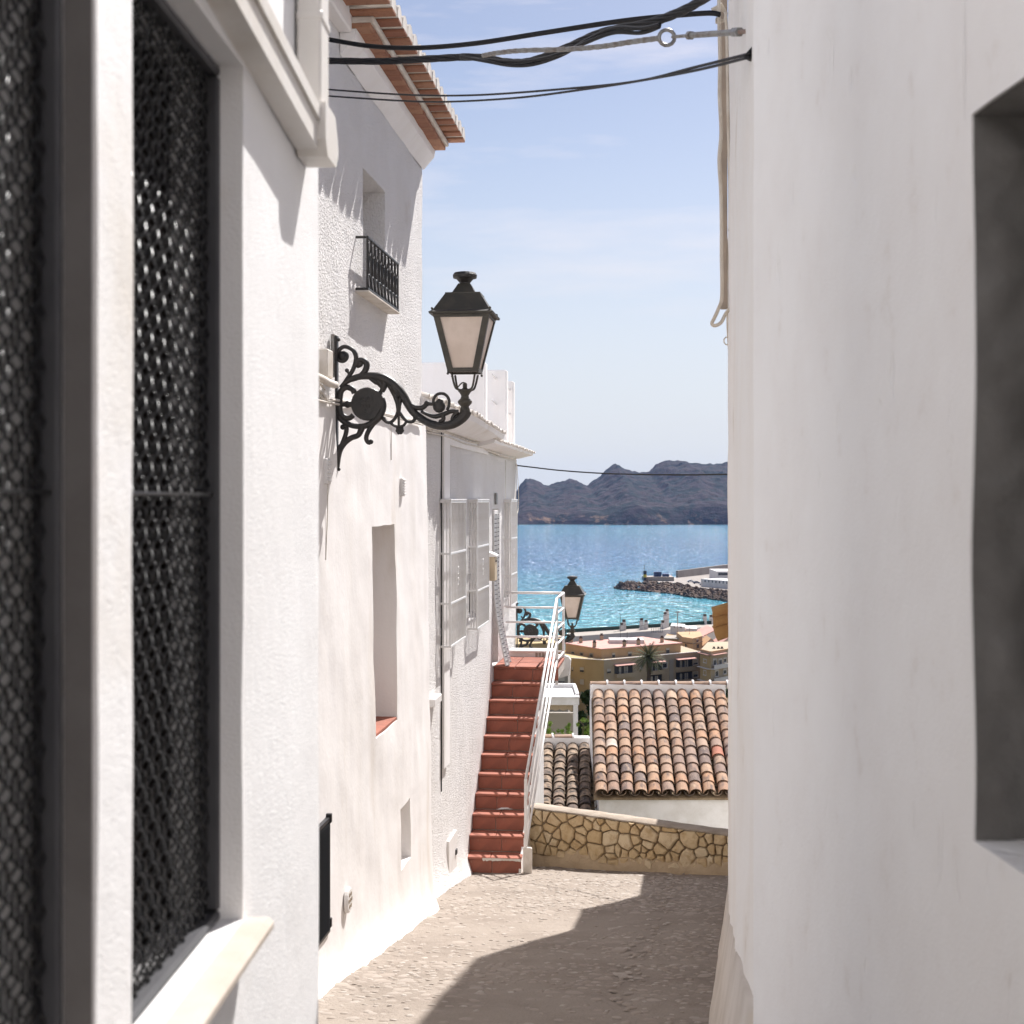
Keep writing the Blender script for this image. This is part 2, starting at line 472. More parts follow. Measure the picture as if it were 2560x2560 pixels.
m_stone = M('ochre_limestone', (0.5, 0.4, 0.25), 0.9, rand=[(0.68, 0.53, 0.33), (0.60, 0.44, 0.25), (0.72, 0.59, 0.40), (0.66, 0.51, 0.31), (0.56, 0.40, 0.21), (0.70, 0.57, 0.38)],
            col2=(0.44, 0.29, 0.14), vscale=9, vmin=0.48, vmax=0.75, bump=0.7, bscale=30, bdist=0.02, col3=(0.34, 0.24, 0.14), c3scale=16, c3min=0.66, c3max=0.8)
m_joint = M('dark_recessed_joint', (0.2, 0.145, 0.09), 0.95, (0.331, 0.25, 0.16), 8, bump=0.5, bscale=40)
m_splash = M('cement_splash', (0.56, 0.43, 0.285), 0.95, (0.48, 0.36, 0.235), 5, bump=0.5, bscale=30, bdist=0.02, bump2=0.4, b2scale=5)
m_cap = M('mortar_coping', (0.4, 0.34, 0.28), 0.95, (0.32, 0.265, 0.21), 6, bump=0.6, bscale=30, bdist=0.02)
m_street = M('pebble_bed_concrete', (0.30, 0.255, 0.215), 0.95, (0.235, 0.195, 0.162), 1.3, 0.42, 0.66, bump=0.7, bscale=45, bdist=0.02, bump2=0.3, b2scale=6, col3=(0.331, 0.28, 0.24), c3scale=7, c3min=0.54, c3max=0.7)
m_pebble = M('river_pebble', (0.5, 0.45, 0.4), 0.75, rand=[(0.38, 0.33, 0.28), (0.331, 0.275, 0.23), (0.429, 0.38, 0.335), (0.289, 0.24, 0.2), (0.4, 0.345, 0.295)], col2=(0.3, 0.25, 0.21), vscale=25, bump=0.2, bscale=80, bdist=0.003)
m_pebble_j = M('river_pebbles_joined', (0.36, 0.31, 0.265), 0.75, (0.295, 0.245, 0.205), 9, bump=0.2, bscale=80, bdist=0.003, col3=(0.429, 0.38, 0.335), c3scale=14, c3min=0.52, c3max=0.6)
m_earth = M('scrub_hillside', (0.16, 0.13, 0.085), 0.95, (0.06, 0.075, 0.03), 0.15, bump=0.5, bscale=1.0, bdist=0.5)
m_kerb = M('plinth_cement', (0.66, 0.59, 0.52), 0.9, (0.56, 0.49, 0.42), 2.5, bump=0.3, bscale=40, col3=(0.449, 0.38, 0.31), c3scale=3, c3min=0.6, c3max=0.78)
m_mailbox = M('cream_mailbox', (0.6, 0.48, 0.33), 0.55, (0.54, 0.43, 0.3), 7, spec=0.4)
m_slat = M('white_slat_shutter', (0.72, 0.69, 0.66), 0.6)
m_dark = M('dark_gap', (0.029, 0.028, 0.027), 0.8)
m_conduit = M('painted_conduit', (0.74, 0.69, 0.63), 0.6, (0.62, 0.56, 0.48), 7)
m_vent = M('white_ceramic_vent', (0.8, 0.775, 0.75), 0.5)

# ------------------------------------------------------------------ ground, street, sea, hills
def terr_z(Y):
    kp = [(-40, 6.2), (0, -0.45), (17.9, -3.45), (18.6, -4.4), (22, -7.2), (30, -9.5), (60, -15), (120, -27), (200, -38), (290, -45.6), (420, -47.6), (470, -49.5), (620, -56)]
    for (a, za), (b, zb) in zip(kp, kp[1:]):
        if Y <= b:
            t = (Y - a) / (b - a); return za + (zb - za) * t
    return kp[-1][1]
mb = MB()
ys = [-40, -20, -8, 0, 6, 12, 17.9, 18.6, 22, 26, 30, 45, 60, 90, 120, 160, 200, 245, 290, 350, 420, 470, 540, 620]
xs = [-900, -500, -250, -120, -60, -30, -12, -5, 0, 5, 12, 30, 60, 120, 250, 500, 900]
for y in ys:
    for x in xs:
        mb.v.append((x, y, terr_z(y) + (0.0 if abs(x) < 13 or y < 25 else 0.8 * nz(x, y, 0, 0.02))))
for j in range(len(ys) - 1):
    for i in range(len(xs) - 1):
        k = j * len(xs) + i
        mb.f.append((k, k + 1, k + 1 + len(xs), k + len(xs)))
mb.build('ground', m_earth, kind='structure')

mb = MB()
ny, nx = 150, 40
for j in range(ny + 1):
    Y = -9 + (18.1 + 9) * j / ny
    for i in range(nx + 1):
        x = -2.6 + 5.9 * i / nx
        z = ground(Y) + 0.022 * nz(x, Y, 0, 0.9) + 0.009 * nz(x, Y, 5, 3.0)
        z -= 0.018 * math.exp(-((x - 0.16 * Y + 0.75 + 0.12 * nz(Y, 3, 0, 0.7)) / 0.05) ** 2)     # worn gully joint along the middle
        mb.v.append((x, Y, z))
for j in range(ny):
    for i in range(nx):
        k = j * (nx + 1) + i
        mb.f.append((k, k + 1, k + 2 + nx, k + 1 + nx))
street = mb.build('street', m_street, smooth=True, kind='structure')

# pebbles: half-buried ovals in loose rows across the street
def pebble_mesh(mbx, c, a, b, h, rot, seg=8):
    ca, sa = math.cos(rot), math.sin(rot); vs = []; fs = []
    for (rr, hh) in ((1.0, -0.12), (0.86, 0.55), (0.5, 0.9)):
        for k in range(seg):
            g = 2 * math.pi * k / seg
            x, y = a * rr * math.cos(g), b * rr * math.sin(g)
            vs.append((c[0] + x * ca - y * sa, c[1] + x * sa + y * ca, c[2] + h * hh))
    vs.append((c[0], c[1], c[2] + h))
    for r_ in range(2):
        for k in range(seg):
            k2 = (k + 1) % seg
            fs.append((r_ * seg + k, r_ * seg + k2, (r_ + 1) * seg + k2, (r_ + 1) * seg + k))
    fs += [(2 * seg + k, 2 * seg + (k + 1) % seg, 3 * seg) for k in range(seg)]
    mbx.add(vs, fs)
peb = []
Y = 7.2
rp = random.Random(5)
while Y < 17.7:
    x = -1.7
    while x < 2.8:
        dens = 0.60 + 0.95 * nz(x, Y, 9, 0.55)
        band = abs(((Y + 0.25 * nz(x, 0, 4, 1.1)) % 2.55) - 0.1) < 0.07         # plain concrete joints across
        if rp.random() < dens and not band and x < 0.1525 * Y + 0.05 and x > -2.25 + 0.104 * Y - 0.1:
            big = rp.random() < 0.06
            a = rp.uniform(0.017, 0.040) * (1.7 if big else 1); b_ = a * rp.uniform(0.45, 0.75)
            xx, yy = x + rp.uniform(-0.025, 0.025), Y + rp.uniform(-0.025, 0.025)
            z = ground(yy) + 0.022 * nz(xx, yy, 0, 0.9) + 0.009 * nz(xx, yy, 5, 3.0)
            peb.append((yy, xx, z, a, b_, rp.uniform(0.004, 0.009) * (1.3 if big else 1), rp.gauss(0.0, 0.35)))
        x += rp.uniform(0.060, 0.120)
    Y += rp.uniform(0.062, 0.085)
peb.sort(key=lambda q: -(q[3] * q[4]) / q[0] ** 2.6)
pms = []
for k in range(6):
    q = MB(); pebble_mesh(q, (0, 0, 0), 1.0, RND.uniform(0.5, 0.72), 1.0, 0)
    me, _ = q.mesh('pebble', True, (0, 0, 0)); me.materials.append(m_pebble); pms.append(me)
for (yy, xx, z, a, b_, h, rot) in peb[:300]:
    place('pebble', pms[RND.randrange(6)], street, (xx, yy, z), (0, 0, rot), (a, a, h))
q = MB()
for (yy, xx, z, a, b_, h, rot) in peb[300:]:
    pebble_mesh(q, (xx, yy, z), a, b_, h, rot, 6)
o = q.build('pebbles', m_pebble_j, street, smooth=True); o['kind'] = 'stuff'

# sea
SEA = E - 50.0
m_sea = bpy.data.materials.new('sea_water'); m_sea.use_nodes = True
t = m_sea.node_tree; N = t.nodes; L = t.links; b = N['Principled BSDF']
geo = N.new('ShaderNodeNewGeometry'); sep = N.new('ShaderNodeSeparateXYZ'); L.new(geo.outputs['Position'], sep.inputs[0])
n1 = N.new('ShaderNodeTexNoise'); n1.inputs['Scale'].default_value = 0.006; n1.inputs['Detail'].default_value = 5; L.new(geo.outputs['Position'], n1.inputs['Vector'])
ma = N.new('ShaderNodeMath'); ma.operation = 'MULTIPLY_ADD'; ma.inputs[1].default_value = 360; L.new(n1.outputs['Fac'], ma.inputs[0]); L.new(sep.outputs['Y'], ma.inputs[2])
mr = N.new('ShaderNodeMapRange'); mr.inputs['From Min'].default_value = 560; mr.inputs['From Max'].default_value = 2400; L.new(ma.outputs[0], mr.inputs['Value'])
cr = N.new('ShaderNodeValToRGB'); el = cr.color_ramp.elements
el[0].position = 0.0; el[0].color = (0.068, 0.340, 0.414, 1)
el[1].position = 1.0; el[1].color = (0.032, 0.222, 0.356, 1)
for (p_, c_) in ((0.10, (0.094, 0.385, 0.447)), (0.17, (0.073, 0.348, 0.439)), (0.24, (0.036, 0.244, 0.380)), (0.40, (0.023, 0.173, 0.347)), (0.70, (0.026, 0.185, 0.347))):
    e = el.new(p_); e.color = (*c_, 1)
L.new(mr.outputs['Result'], cr.inputs['Fac']); L.new(cr.outputs['Color'], b.inputs['Base Color'])
b.inputs['Roughness'].default_value = 0.10; b.inputs['Specular IOR Level'].default_value = 0.3
prev = None
for (sc_, st, di, det) in ((0.03, 0.6, 4.0, 2), (0.13, 1.0, 7.0, 2), (0.45, 1.0, 2.4, 2)):
    mpn = N.new('ShaderNodeMapping'); mpn.inputs['Scale'].default_value = (0.75, 1.0, 1.0); mpn.inputs['Rotation'].default_value = (0, 0, 0.4)
    L.new(geo.outputs['Position'], mpn.inputs['Vector'])
    nn = N.new('ShaderNodeTexNoise'); nn.inputs['Scale'].default_value = sc_; nn.inputs['Detail'].default_value = det; L.new(mpn.outputs['Vector'], nn.inputs['Vector'])
    bn = N.new('ShaderNodeBump'); bn.inputs['Strength'].default_value = st; bn.inputs['Distance'].default_value = di
    L.new(nn.outputs['Fac'], bn.inputs['Height'])
    if prev: L.new(prev, bn.inputs['Normal'])
    prev = bn.outputs['Normal']
L.new(prev, b.inputs['Normal'])
mb = MB()
mb.add([(-5500, 380, SEA), (5500, 380, SEA), (5500, 4900, SEA), (-5500, 4900, SEA)], [(0, 1, 2, 3)])
mb.build('sea', m_sea, kind='structure')

# hills across the bay
m_hill = bpy.data.materials.new('scrub_and_rock'); m_hill.use_nodes = True
t = m_hill.node_tree; N = t.nodes; L = t.links; b = N['Principled BSDF']; b.inputs['Roughness'].default_value = 0.95; b.inputs['Specular IOR Level'].default_value = 0.1
geo = N.new('ShaderNodeNewGeometry')
def nfac(scale, detail, a, bb):
    n = N.new('ShaderNodeTexNoise'); n.inputs['Scale'].default_value = scale; n.inputs['Detail'].default_value = detail; n.inputs['Roughness'].default_value = 0.65
    L.new(geo.outputs['Position'], n.inputs['Vector'])
    r = N.new('ShaderNodeMapRange'); r.inputs['From Min'].default_value = a; r.inputs['From Max'].default_value = bb; L.new(n.outputs['Fac'], r.inputs['Value']); return r.outputs['Result']
mx1 = N.new('ShaderNodeMixRGB'); mx1.inputs[1].default_value = (0.040, 0.031, 0.034, 1); mx1.inputs[2].default_value = (0.012, 0.020, 0.020, 1); L.new(nfac(0.02, 8, 0.44, 0.56), mx1.inputs[0])
mx1b = N.new('ShaderNodeMixRGB'); mx1b.inputs[2].default_value = (0.058, 0.045, 0.045, 1); L.new(nfac(0.06, 6, 0.52, 0.66), mx1b.inputs[0]); L.new(mx1.outputs[0], mx1b.inputs[1])
sep = N.new('ShaderNodeSeparateXYZ'); L.new(geo.outputs['Position'], sep.inputs[0])
zr = N.new('ShaderNodeMapRange'); zr.inputs['From Min'].default_value = SEA + 26; zr.inputs['From Max'].default_value = SEA + 4; L.new(sep.outputs['Z'], zr.inputs['Value'])
cl = nfac(0.018, 5, 0.53, 0.60)
mm = N.new('ShaderNodeMath'); mm.operation = 'MULTIPLY'; L.new(zr.outputs['Result'], mm.inputs[0]); L.new(cl, mm.inputs[1])
mx2 = N.new('ShaderNodeMixRGB'); mx2.inputs[2].default_value = (0.30, 0.19, 0.12, 1); L.new(mm.outputs[0], mx2.inputs[0]); L.new(mx1b.outputs[0], mx2.inputs[1])
L.new(mx2.outputs[0], b.inputs['Base Color'])
bn = N.new('ShaderNodeBump'); bn.inputs['Strength'].default_value = 0.8; bn.inputs['Distance'].default_value = 12.0
nn = N.new('ShaderNodeTexNoise'); nn.inputs['Scale'].default_value = 0.03; nn.inputs['Detail'].default_value = 8; L.new(geo.outputs['Position'], nn.inputs['Vector']); L.new(nn.outputs['Fac'], bn.inputs['Height']); L.new(bn.outputs['Normal'], b.inputs['Normal'])
prof = [(900, 1300), (1000, 1280), (1120, 1262), (1200, 1262), (1255, 1248), (1285, 1238), (1295, 1226), (1303, 1211), (1316, 1197), (1334, 1199), (1356, 1212), (1379, 1211), (1402, 1206), (1422, 1198), (1439, 1201), (1469, 1214), (1482, 1204), (1502, 1189), (1515, 1174), (1538, 1159), (1558, 1171), (1581, 1178), (1621, 1178), (1637, 1164), (1664, 1152), (1697, 1151), (1727, 1158), (1770, 1159), (1800, 1159), (1826, 1155), (1900, 1150), (2000, 1160), (2200, 1150), (2500, 1180)]
def ridge(px):
    for (a, ya), (b_, yb) in zip(prof, prof[1:]):
        if px <= b_:
            return ya + (yb - ya) * (px - a) / (b_ - a)
    return prof[-1][1]
mb = MB(); nu, nv = 420, 64
Y0, Y1 = 2870.0, 3500.0
for j in range(nv + 1):
    tt = j / nv
    for i in range(nu + 1):
        px = 900 + 1600 * i / nu
        Yr = Y1
        x_ = (px - HX) / F * Yr
        zr_ = E - (ridge(px) - HY) / F * Yr
        H = zr_ - SEA
        if tt <= 0.75:
            q = tt / 0.75
            Yv = Y0 + (Y1 - Y0) * q + 55 * nz(x_, 0, 0, 0.006) * (1 - q)
            sh = (0.18 * min(1, q * 14) + 0.82 * q ** 0.85)
            rg = (1 - abs(nz(x_, Yv * 0.35, 1.0, 0.0075))) ** 2
            rg2 = (1 - abs(nz(x_, Yv * 0.6, 4.0, 0.02))) ** 2
            hh = H * sh * (1 + (0.30 * (rg - 0.62) + 0.12 * (rg2 - 0.6)) * math.sin(math.pi * min(1, q)) ** 0.7 * (1 - q) ** 0.3)
            hh = (hh + (3.2 * nz(x_, Yv, 6, 0.05) + 2.2 * nz(x_, Yv, 9, 0.12)) * min(1, q * 6)) if q > 0 else -3
        else:
            q = (tt - 0.75) / 0.25
            Yv = Y1 + 500 * q
            hh = H * (1 - q) - 3 * q
        if tt > 0.72: hh += 3.0 * nz(x_, 2, 0, 0.05) + 1.5 * nz(x_, 9, 0, 0.15)
        mb.v.append((x_ + 6 * nz(x_, Yv, 2, 0.02), Yv, SEA + hh))
for j in range(nv):
    for i in range(nu):
        k = j * (nu + 1) + i
        mb.f.append((k, k + 1, k + nu + 2, k + nu + 1))
mb.build('hills', m_hill, smooth=False, kind='structure')

# ------------------------------------------------------------------ near house on the left (mesh-covered windows)
A = Fr(-0.5294, 0.0366); K_ = 0.625
c_s = A.hit(796, 1400)[0]
w2a, w2b = A.hit(328, 1300)[0], A.hit(606, 1300)[0]
w1b = A.hit(238, 1300)[0]; w1a = w1b - (w2b - w2a)
zt = A.hit(598, 157)[1]; zb = A.hit(612, 2292)[1]
near = empty('white_house', 'white rendered house at left edge with two black mesh-covered windows', 'house', (c_s, 0.2, ground(c_s)), A)
ops = [(w2a, w2b, zb, zt, ), (w1a, w1b, zb, zt)]
wl = wall(-3.0, c_s, -1.6, 4.8, ops, 0.20, 1, res=0.07, amp=0.004, back=0.0, edge=0.003)
wl.build('wall', m_wall_l, near, smooth=False)
MB().box((-3.0, 0.202, -1.6), (c_s - 0.002, 4.0, 4.79)).build('house_body', m_wall_l, near)
DF = 0.036
def crimped(s0, s1, z0, z1, nface, pitch=0.0215, r=0.0021):
    q = MB()
    w, h = s1 - s0, z1 - z0
    step = pitch * math.sqrt(2)
    for sgn in (1, -1):
        n0 = int((w + h) / step) + 2
        for i in range(-1, n0):
            c = i * step            # lines  s + sgn*z = c (in opening coordinates)
            pts = []
            if sgn == 1:
                sa, sb = max(0, c - h), min(w, c)
                f = lambda s: (s, c - s)
            else:
                sa, sb = max(0, c - h), min(w, c)
                f = lambda s: (s, h - (c - s))
            if sb - sa < 0.01: continue
            m = max(3, int((sb - sa) * math.sqrt(2) / pitch * 4))
            for k in range(m + 1):
                s = sa + (sb - sa) * k / m
                ss, zz = f(s)
                ph = s * math.sqrt(2) / pitch * math.pi + (i * math.pi)
                n = nface + sgn * 0.0026 * math.sin(ph)
                pts.append((s0 + ss, n, z0 + zz))
            q.tube(pts, r, 5, cap=False)
    return q
for (a_, b_) in ((w2a, w2b), (w1a, w1b)):
    win = MB()
    fw = 0.017
    for (x0, x1, z0, z1) in ((a_, b_, zb, zb + fw), (a_, b_, zt - fw, zt), (a_, a_ + fw, zb + fw, zt - fw), (b_ - fw, b_, zb + fw, zt - fw)):
        win.bbox((x0 + 0.001, DF, z0 + 0.001), (x1 - 0.001, DF + 0.032, z1 - 0.001), 0.004)
    wo = win.build('window', m_frame, near)
    crimped(a_ + fw - 0.005, b_ - fw + 0.005, zb + fw - 0.005, zt - fw + 0.005, DF + 0.018).build('wire_mesh', m_wire, wo, smooth=True)
    # boards behind the mesh, their dark colour stands in for shaded glass
    nb = 7
    for k in range(nb):
        x0 = a_ + (b_ - a_) * k / nb; x1 = a_ + (b_ - a_) * (k + 1) / nb
        MB().bbox((x0 + 0.003, DF + 0.08, zb), (x1 - 0.003, DF + 0.10, zt), 0.008).build('shaded_glass_board', m_dark_board, wo)
    MB().box((a_, 0.185, zb), (b_, 0.198, zt)).build('pane', m_dark, wo)
    # rod low across the mesh
    MB().tube([(a_ + fw, DF + 0.010, zb + 0.70), (b_ - fw, DF + 0.010, zb + 0.70)], 0.0032, 6).build('cross_rod', m_wire, wo)
m_jamb = M('dark_grey_jamb', (0.17, 0.16, 0.155), 0.85, (0.14, 0.13, 0.125), 5, bump=0.2, bscale=120, bdist=0.003)  # darker grey than the wall, for the first window's jamb
MB().box((w1b - 0.004, 0.003, zb + 0.002), (w1b - 0.001, DF - 0.001, zt - 0.002)).build('window_jamb', m_jamb, near)
sx0, sz0 = w2a - 0.06, zb
sill = MB()
sill.bbox((w2a - 0.03, -0.047, zb - 0.028), (w2b + 0.034, DF - 0.002, zb - 0.003), 0.008)
sill.build('window_sill', m_stonesill, near)
MB().bbox((w1a - 0.05, -0.047, zb - 0.028), (w1b + 0.05, DF - 0.002, zb - 0.003), 0.008).build('window_sill', m_stonesill, near)
# gutter along the wall and the square downpipe with its collar
g0 = (2.0, 1.605 + 1.19); g1s = A.hit(745, 1300)[0]
q = MB()
gz = lambda s: E + 0.7375 - 0.066 * (s - 2.1)
def gut(q, s0, s1, n0, n1, h0, h1):
    vs = []
    for s in (s0, s1):
        vs += [(s, n0, gz(s) + h0), (s, n1, gz(s) + h0), (s, n1, gz(s) + h1), (s, n0, gz(s) + h1)]
    q.add(vs, [(0, 1, 2, 3), (7, 6, 5, 4), (0, 4, 5, 1), (1, 5, 6, 2), (2, 6, 7, 3), (3, 7, 4, 0)])
gut(q, -3, g1s + 0.06, -0.045, -0.001, 0.0, 0.078)
gut(q, -3, g1s + 0.06, -0.052, -0.0455, 0.053, 0.080)
q.build('gutter', m_gutter, near)
ds = A.hit(738, 300)[0]
dz0 = A.hit(738, 388)[1]
dzc = A.hit(738, 290)[1]
q = MB()
q.bbox((ds, -0.051, dzc), (ds + 0.094, -0.002, 4.8), 0.005)
q.bbox((ds - 0.001, -0.054, dzc + 0.19), (ds + 0.097, -0.001, dzc + 0.21), 0.004)
q.build('downpipe', m_gutter, near)
q = MB()
pr = [(ds - 0.012, dzc + 0.025), (ds - 0.012, dz0 + 0.03), (ds + 0.012, dz0), (ds + 0.118, dz0 + 0.003), (ds + 0.147, dz0 + 0.037), (ds + 0.134, dzc - 0.012), (ds + 0.106, dzc + 0.025)]
q.prism([(s, -0.0625, z) for s, z in pr], (0, 0.060, 0))
q.build('downpipe_elbow', m_gutter, near)

# ------------------------------------------------------------------ near house on the right
B = Fr(0.918, -0.06)
r_c = B.hit(1884, 1300)[0]
rw0 = B.hit(2432, 1300)[0]
rz1 = B.hit(2440, 290)[1]; rz0 = B.hit(2428, 2108)[1]
nearr = empty('white_house', 'greyish white plastered house filling the right edge with a deep grey window recess', 'house', (r_c, -0.2, ground(r_c)), B)
def trowel(s, z):
    """ragged plaster ridges dragged along the edge of the recess, faint hollows elsewhere"""
    d = s - rw0
    r = 0.0
    if 0 <= d < 0.4 and rz0 - 0.1 < z < rz1 + 0.3:
        up_ = 0.35 + 0.65 * max(0.0, min(1.0, (z - E + 0.1) / 0.3))
        r = up_ * (0.011 * max(0.0, nz(d * 1.0 + z * 0.30, z * 0.22, 2, 17) - 0.12) + 0.006 * max(0.0, nz(d, z * 0.5, 6, 38) - 0.15)) * math.exp(-d / 0.09) * min(1.0, d / 0.02)
    return r + 0.0008 * nz(s, z, 3, 7)
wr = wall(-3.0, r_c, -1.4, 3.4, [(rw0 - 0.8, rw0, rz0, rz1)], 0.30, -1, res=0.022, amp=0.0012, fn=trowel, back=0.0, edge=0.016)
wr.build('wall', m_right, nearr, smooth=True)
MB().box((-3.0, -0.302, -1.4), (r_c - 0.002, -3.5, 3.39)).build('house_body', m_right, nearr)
# grey lining of the recess, soffit shade put into its colour, with a sloped ledge below
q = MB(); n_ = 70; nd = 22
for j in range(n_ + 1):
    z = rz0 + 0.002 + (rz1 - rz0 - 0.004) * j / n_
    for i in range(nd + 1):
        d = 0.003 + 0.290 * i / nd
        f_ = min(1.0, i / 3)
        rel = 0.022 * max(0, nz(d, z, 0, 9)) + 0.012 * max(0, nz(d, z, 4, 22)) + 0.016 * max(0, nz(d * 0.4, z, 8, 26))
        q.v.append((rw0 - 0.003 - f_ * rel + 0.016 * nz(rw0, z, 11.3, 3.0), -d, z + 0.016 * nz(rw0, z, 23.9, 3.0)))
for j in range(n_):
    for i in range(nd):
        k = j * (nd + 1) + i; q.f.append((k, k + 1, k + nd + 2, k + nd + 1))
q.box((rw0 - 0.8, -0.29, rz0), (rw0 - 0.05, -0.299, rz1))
k0 = len(q.v)  # soffit sheet, its shade painted as dark grey
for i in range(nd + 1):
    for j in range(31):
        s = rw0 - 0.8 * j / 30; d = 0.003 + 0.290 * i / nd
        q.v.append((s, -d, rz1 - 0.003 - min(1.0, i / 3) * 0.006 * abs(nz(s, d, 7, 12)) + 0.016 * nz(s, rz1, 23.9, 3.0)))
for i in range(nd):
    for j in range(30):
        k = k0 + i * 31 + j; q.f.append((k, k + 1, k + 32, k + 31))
q.build('recess_lining', m_recess_grey, nearr, smooth=True)
# ------------------------------------------------------------------ long house on the right, beyond the near one
EZ = lambda r: E + r
far_r = empty('cream_house', 'narrow strip of cream white house wall beyond the right foreground wall', 'house', (1.22, 8.0, ground(8)))
def poly_wall(pts, z0, z1, mat, depth, name='wall', parent=None, res=0.15, amp=0.012):
    q = MB()
    for (p, r) in zip(pts, pts[1:]):
        p = Vector((*p, 0)); r = Vector((*r, 0)); d = r - p; n = Vector((d.y, -d.x, 0)).normalized()    # into the house
        ns = max(1, int(d.length / res)); nzr = max(1, int((z1 - z0) / res))
        k0 = len(q.v)
        for i in range(ns + 1):
            for j in range(nzr + 1):
                w = p + d * i / ns; z = z0 + (z1 - z0) * j / nzr
                o_ = amp * nz(w.y, z, 1.3, 2.2)
                q.v.append((w.x + n.x * o_, w.y + n.y * o_, z))
        for i in range(ns):
            for j in range(nzr):
                k = k0 + i * (nzr + 1) + j
                q.f.append((k, k + nzr + 1, k + nzr + 2, k + 1))
    return q.build(name, mat, parent, smooth=True)
pA, pB, pC, pD, pE = (0.700, 3.9), (1.22, 8.0), (2.379, 15.6), (2.607, 17.1), (3.05, 20.0)
pB2 = (1.3725, 9.0)
pA2 = (0.949, 6.0)
poly_wall([pA, pA2], -3.0, EZ(2.25), m_right2, 3, 'wall', far_r)
poly_wall([pA2, pB, pB2], -3.0, EZ(3.0), m_right2, 3, 'wall', far_r)
poly_wall([pB2, pC], -4.0, EZ(3.85), m_right2, 3, 'wall', far_r)
poly_wall([pC, pD], -4.5, EZ(1.5), m_right2, 3, 'wall', far_r)
def body(pts, z0, z1, name='house_body'):
    e = 0.02
    poly = [(x + e, y, z0) for x, y in pts] + [(pts[-1][0] + 4.5, pts[-1][1], z0), (pts[0][0] + 4.5, pts[0][1], z0)]
    return MB().prism(poly, (0, 0, z1 - z0)).build(name, m_right2, far_r)
body([pA, (pA2[0], pA2[1] - 0.002)], -3.0, EZ(2.25) - 0.003)
body([pA2, pB, pB2], -3.0, EZ(3.0) - 0.003)
body([(pB2[0], pB2[1] + 0.002), pC], -4.0, EZ(3.85) - 0.003)
body([(pC[0], pC[1] + 0.002), (pD[0], pD[1])], -4.5, EZ(1.5) - 0.003)
q = MB(); e = 0.02
q.prism([(pD[0] + 0.05, pD[1] + 0.004, -8), (pE[0] + 0.05, pE[1], -8), (pE[0] + 4, pE[1], -8), (pD[0] + 4, pD[1] + 0.004, -8)], (0, 0, 8 + EZ(-0.3)))
q.build('annex', m_right2, far_r)
# cement plinth widening towards the viewer
q = MB(); n_ = 30
for i in range(n_ + 1):
    Y = 4.3 + (14.4 - 4.3) * i / n_
    xw = (0.1525 * Y if Y >= 8 else 0.1525 * 8 - 0.1355 * (8 - Y))
    wd = 0.115 * max(0.0, (14.4 - Y) / 6.4) ** 0.8 + 0.012 * nz(Y, 0, 0, 2)
    g = ground(Y) - 0.05
    hgt = 0.62 * max(0.12, (14.4 - Y) / 6.4) ** 0.5
    q.v += [(xw - wd - 0.01, Y, g), (xw - 0.35 * wd - 0.01, Y, g + 0.05 + 0.55 * hgt), (xw - 0.004, Y, g + 0.05 + hgt), (xw + 0.05, Y, g + 0.05 + hgt)]
for i in range(n_):
    for j in range(3):
        k = i * 4 + j; q.f.append((k, k + 4, k + 5, k + 1))
q.f.append((0, 1, 2, 3))
q.build('plinth', m_kerb, far_r, smooth=True)
# cable trunking and painted cables on the wall edge
def xr(Y): return 0.1525 * Y
q = MB()
YT = 8.2
zT = lambda py: E - (py - HY) / F * YT
q.bbox((xr(YT) - 0.045, YT, zT(772)), (xr(YT) - 0.008, YT + 0.035, zT(-700)), 0.004)
q.build('cable_trunking', m_trunking, far_r)
trk = MB(); Yc = 8.05
pp = [(1797, -60), (1798, 60), (1800, 140), (1799, 240), (1803, 330), (1798, 400), (1802, 470), (1804, 560), (1804, 640), (1805, 740), (1797, 770), (1786, 795), (1780, 808), (1787, 814), (1803, 806), (1816, 782), (1832, 768), (1860, 752), (1884, 728)]
path = [P(x, y, Yc if x < 1825 else Yc - (x - 1825) / 60 * 2.6) for x, y in pp]
path = [Vector(v) for v in smooth_path([tuple(v) for v in path], 4)]
trk.tube(path, 0.0105, 7)
trk.build('painted_cable', m_cream_cable, far_r, smooth=True)
q = MB()
pp = [(1814, 30), (1817, 90), (1819, 200), (1821, 330), (1824, 450), (1825, 560), (1824, 575), (1840, 579), (1884, 576)]
path = [P(x, y, 7.9 if x < 1826 else 7.9 - (x - 1826) / 58 * 2.6) for x, y in pp]
q.tube([Vector(v) for v in smooth_path([tuple(v) for v in path], 4)], 0.009, 6)
pp = [(1823, 590), (1820, 640), (1822, 720), (1819, 800), (1823, 880), (1826, 960), (1827, 1080), (1828, 1200), (1829, 1330), (1830, 1420)]
path = [P(x, y, 8.3) for x, y in pp]
q.tube([Vector(v) for v in smooth_path([tuple(v) for v in path], 4)], 0.008, 6)
for py in (610, 852):                    # loose loops
    c = P(1819, py, 8.25)
    q.tube([c + Vector((0.022 * math.cos(a), 0, 0.024 * math.sin(a))) for a in [k * 0.7 for k in range(10)]], 0.004, 5)
q.build('painted_cable', m_cream_cable, far_r, smooth=True)
q = MB()
c = P(1803, 38, 8.1)
for k in range(3):
    q.tube([c + Vector((-0.03 - 0.012 * k, 0, 0.03)), c + Vector((0.0, -0.01, 0.035 + 0.012 * k)), c + Vector((0.03, 0, 0.01)), c + Vector((0.02, 0.01, -0.03)), c + Vector((-0.03, 0, -0.02 - 0.01 * k))], 0.01, 6)
q.build('cable_knot', m_cream_cable, far_r, smooth=True)
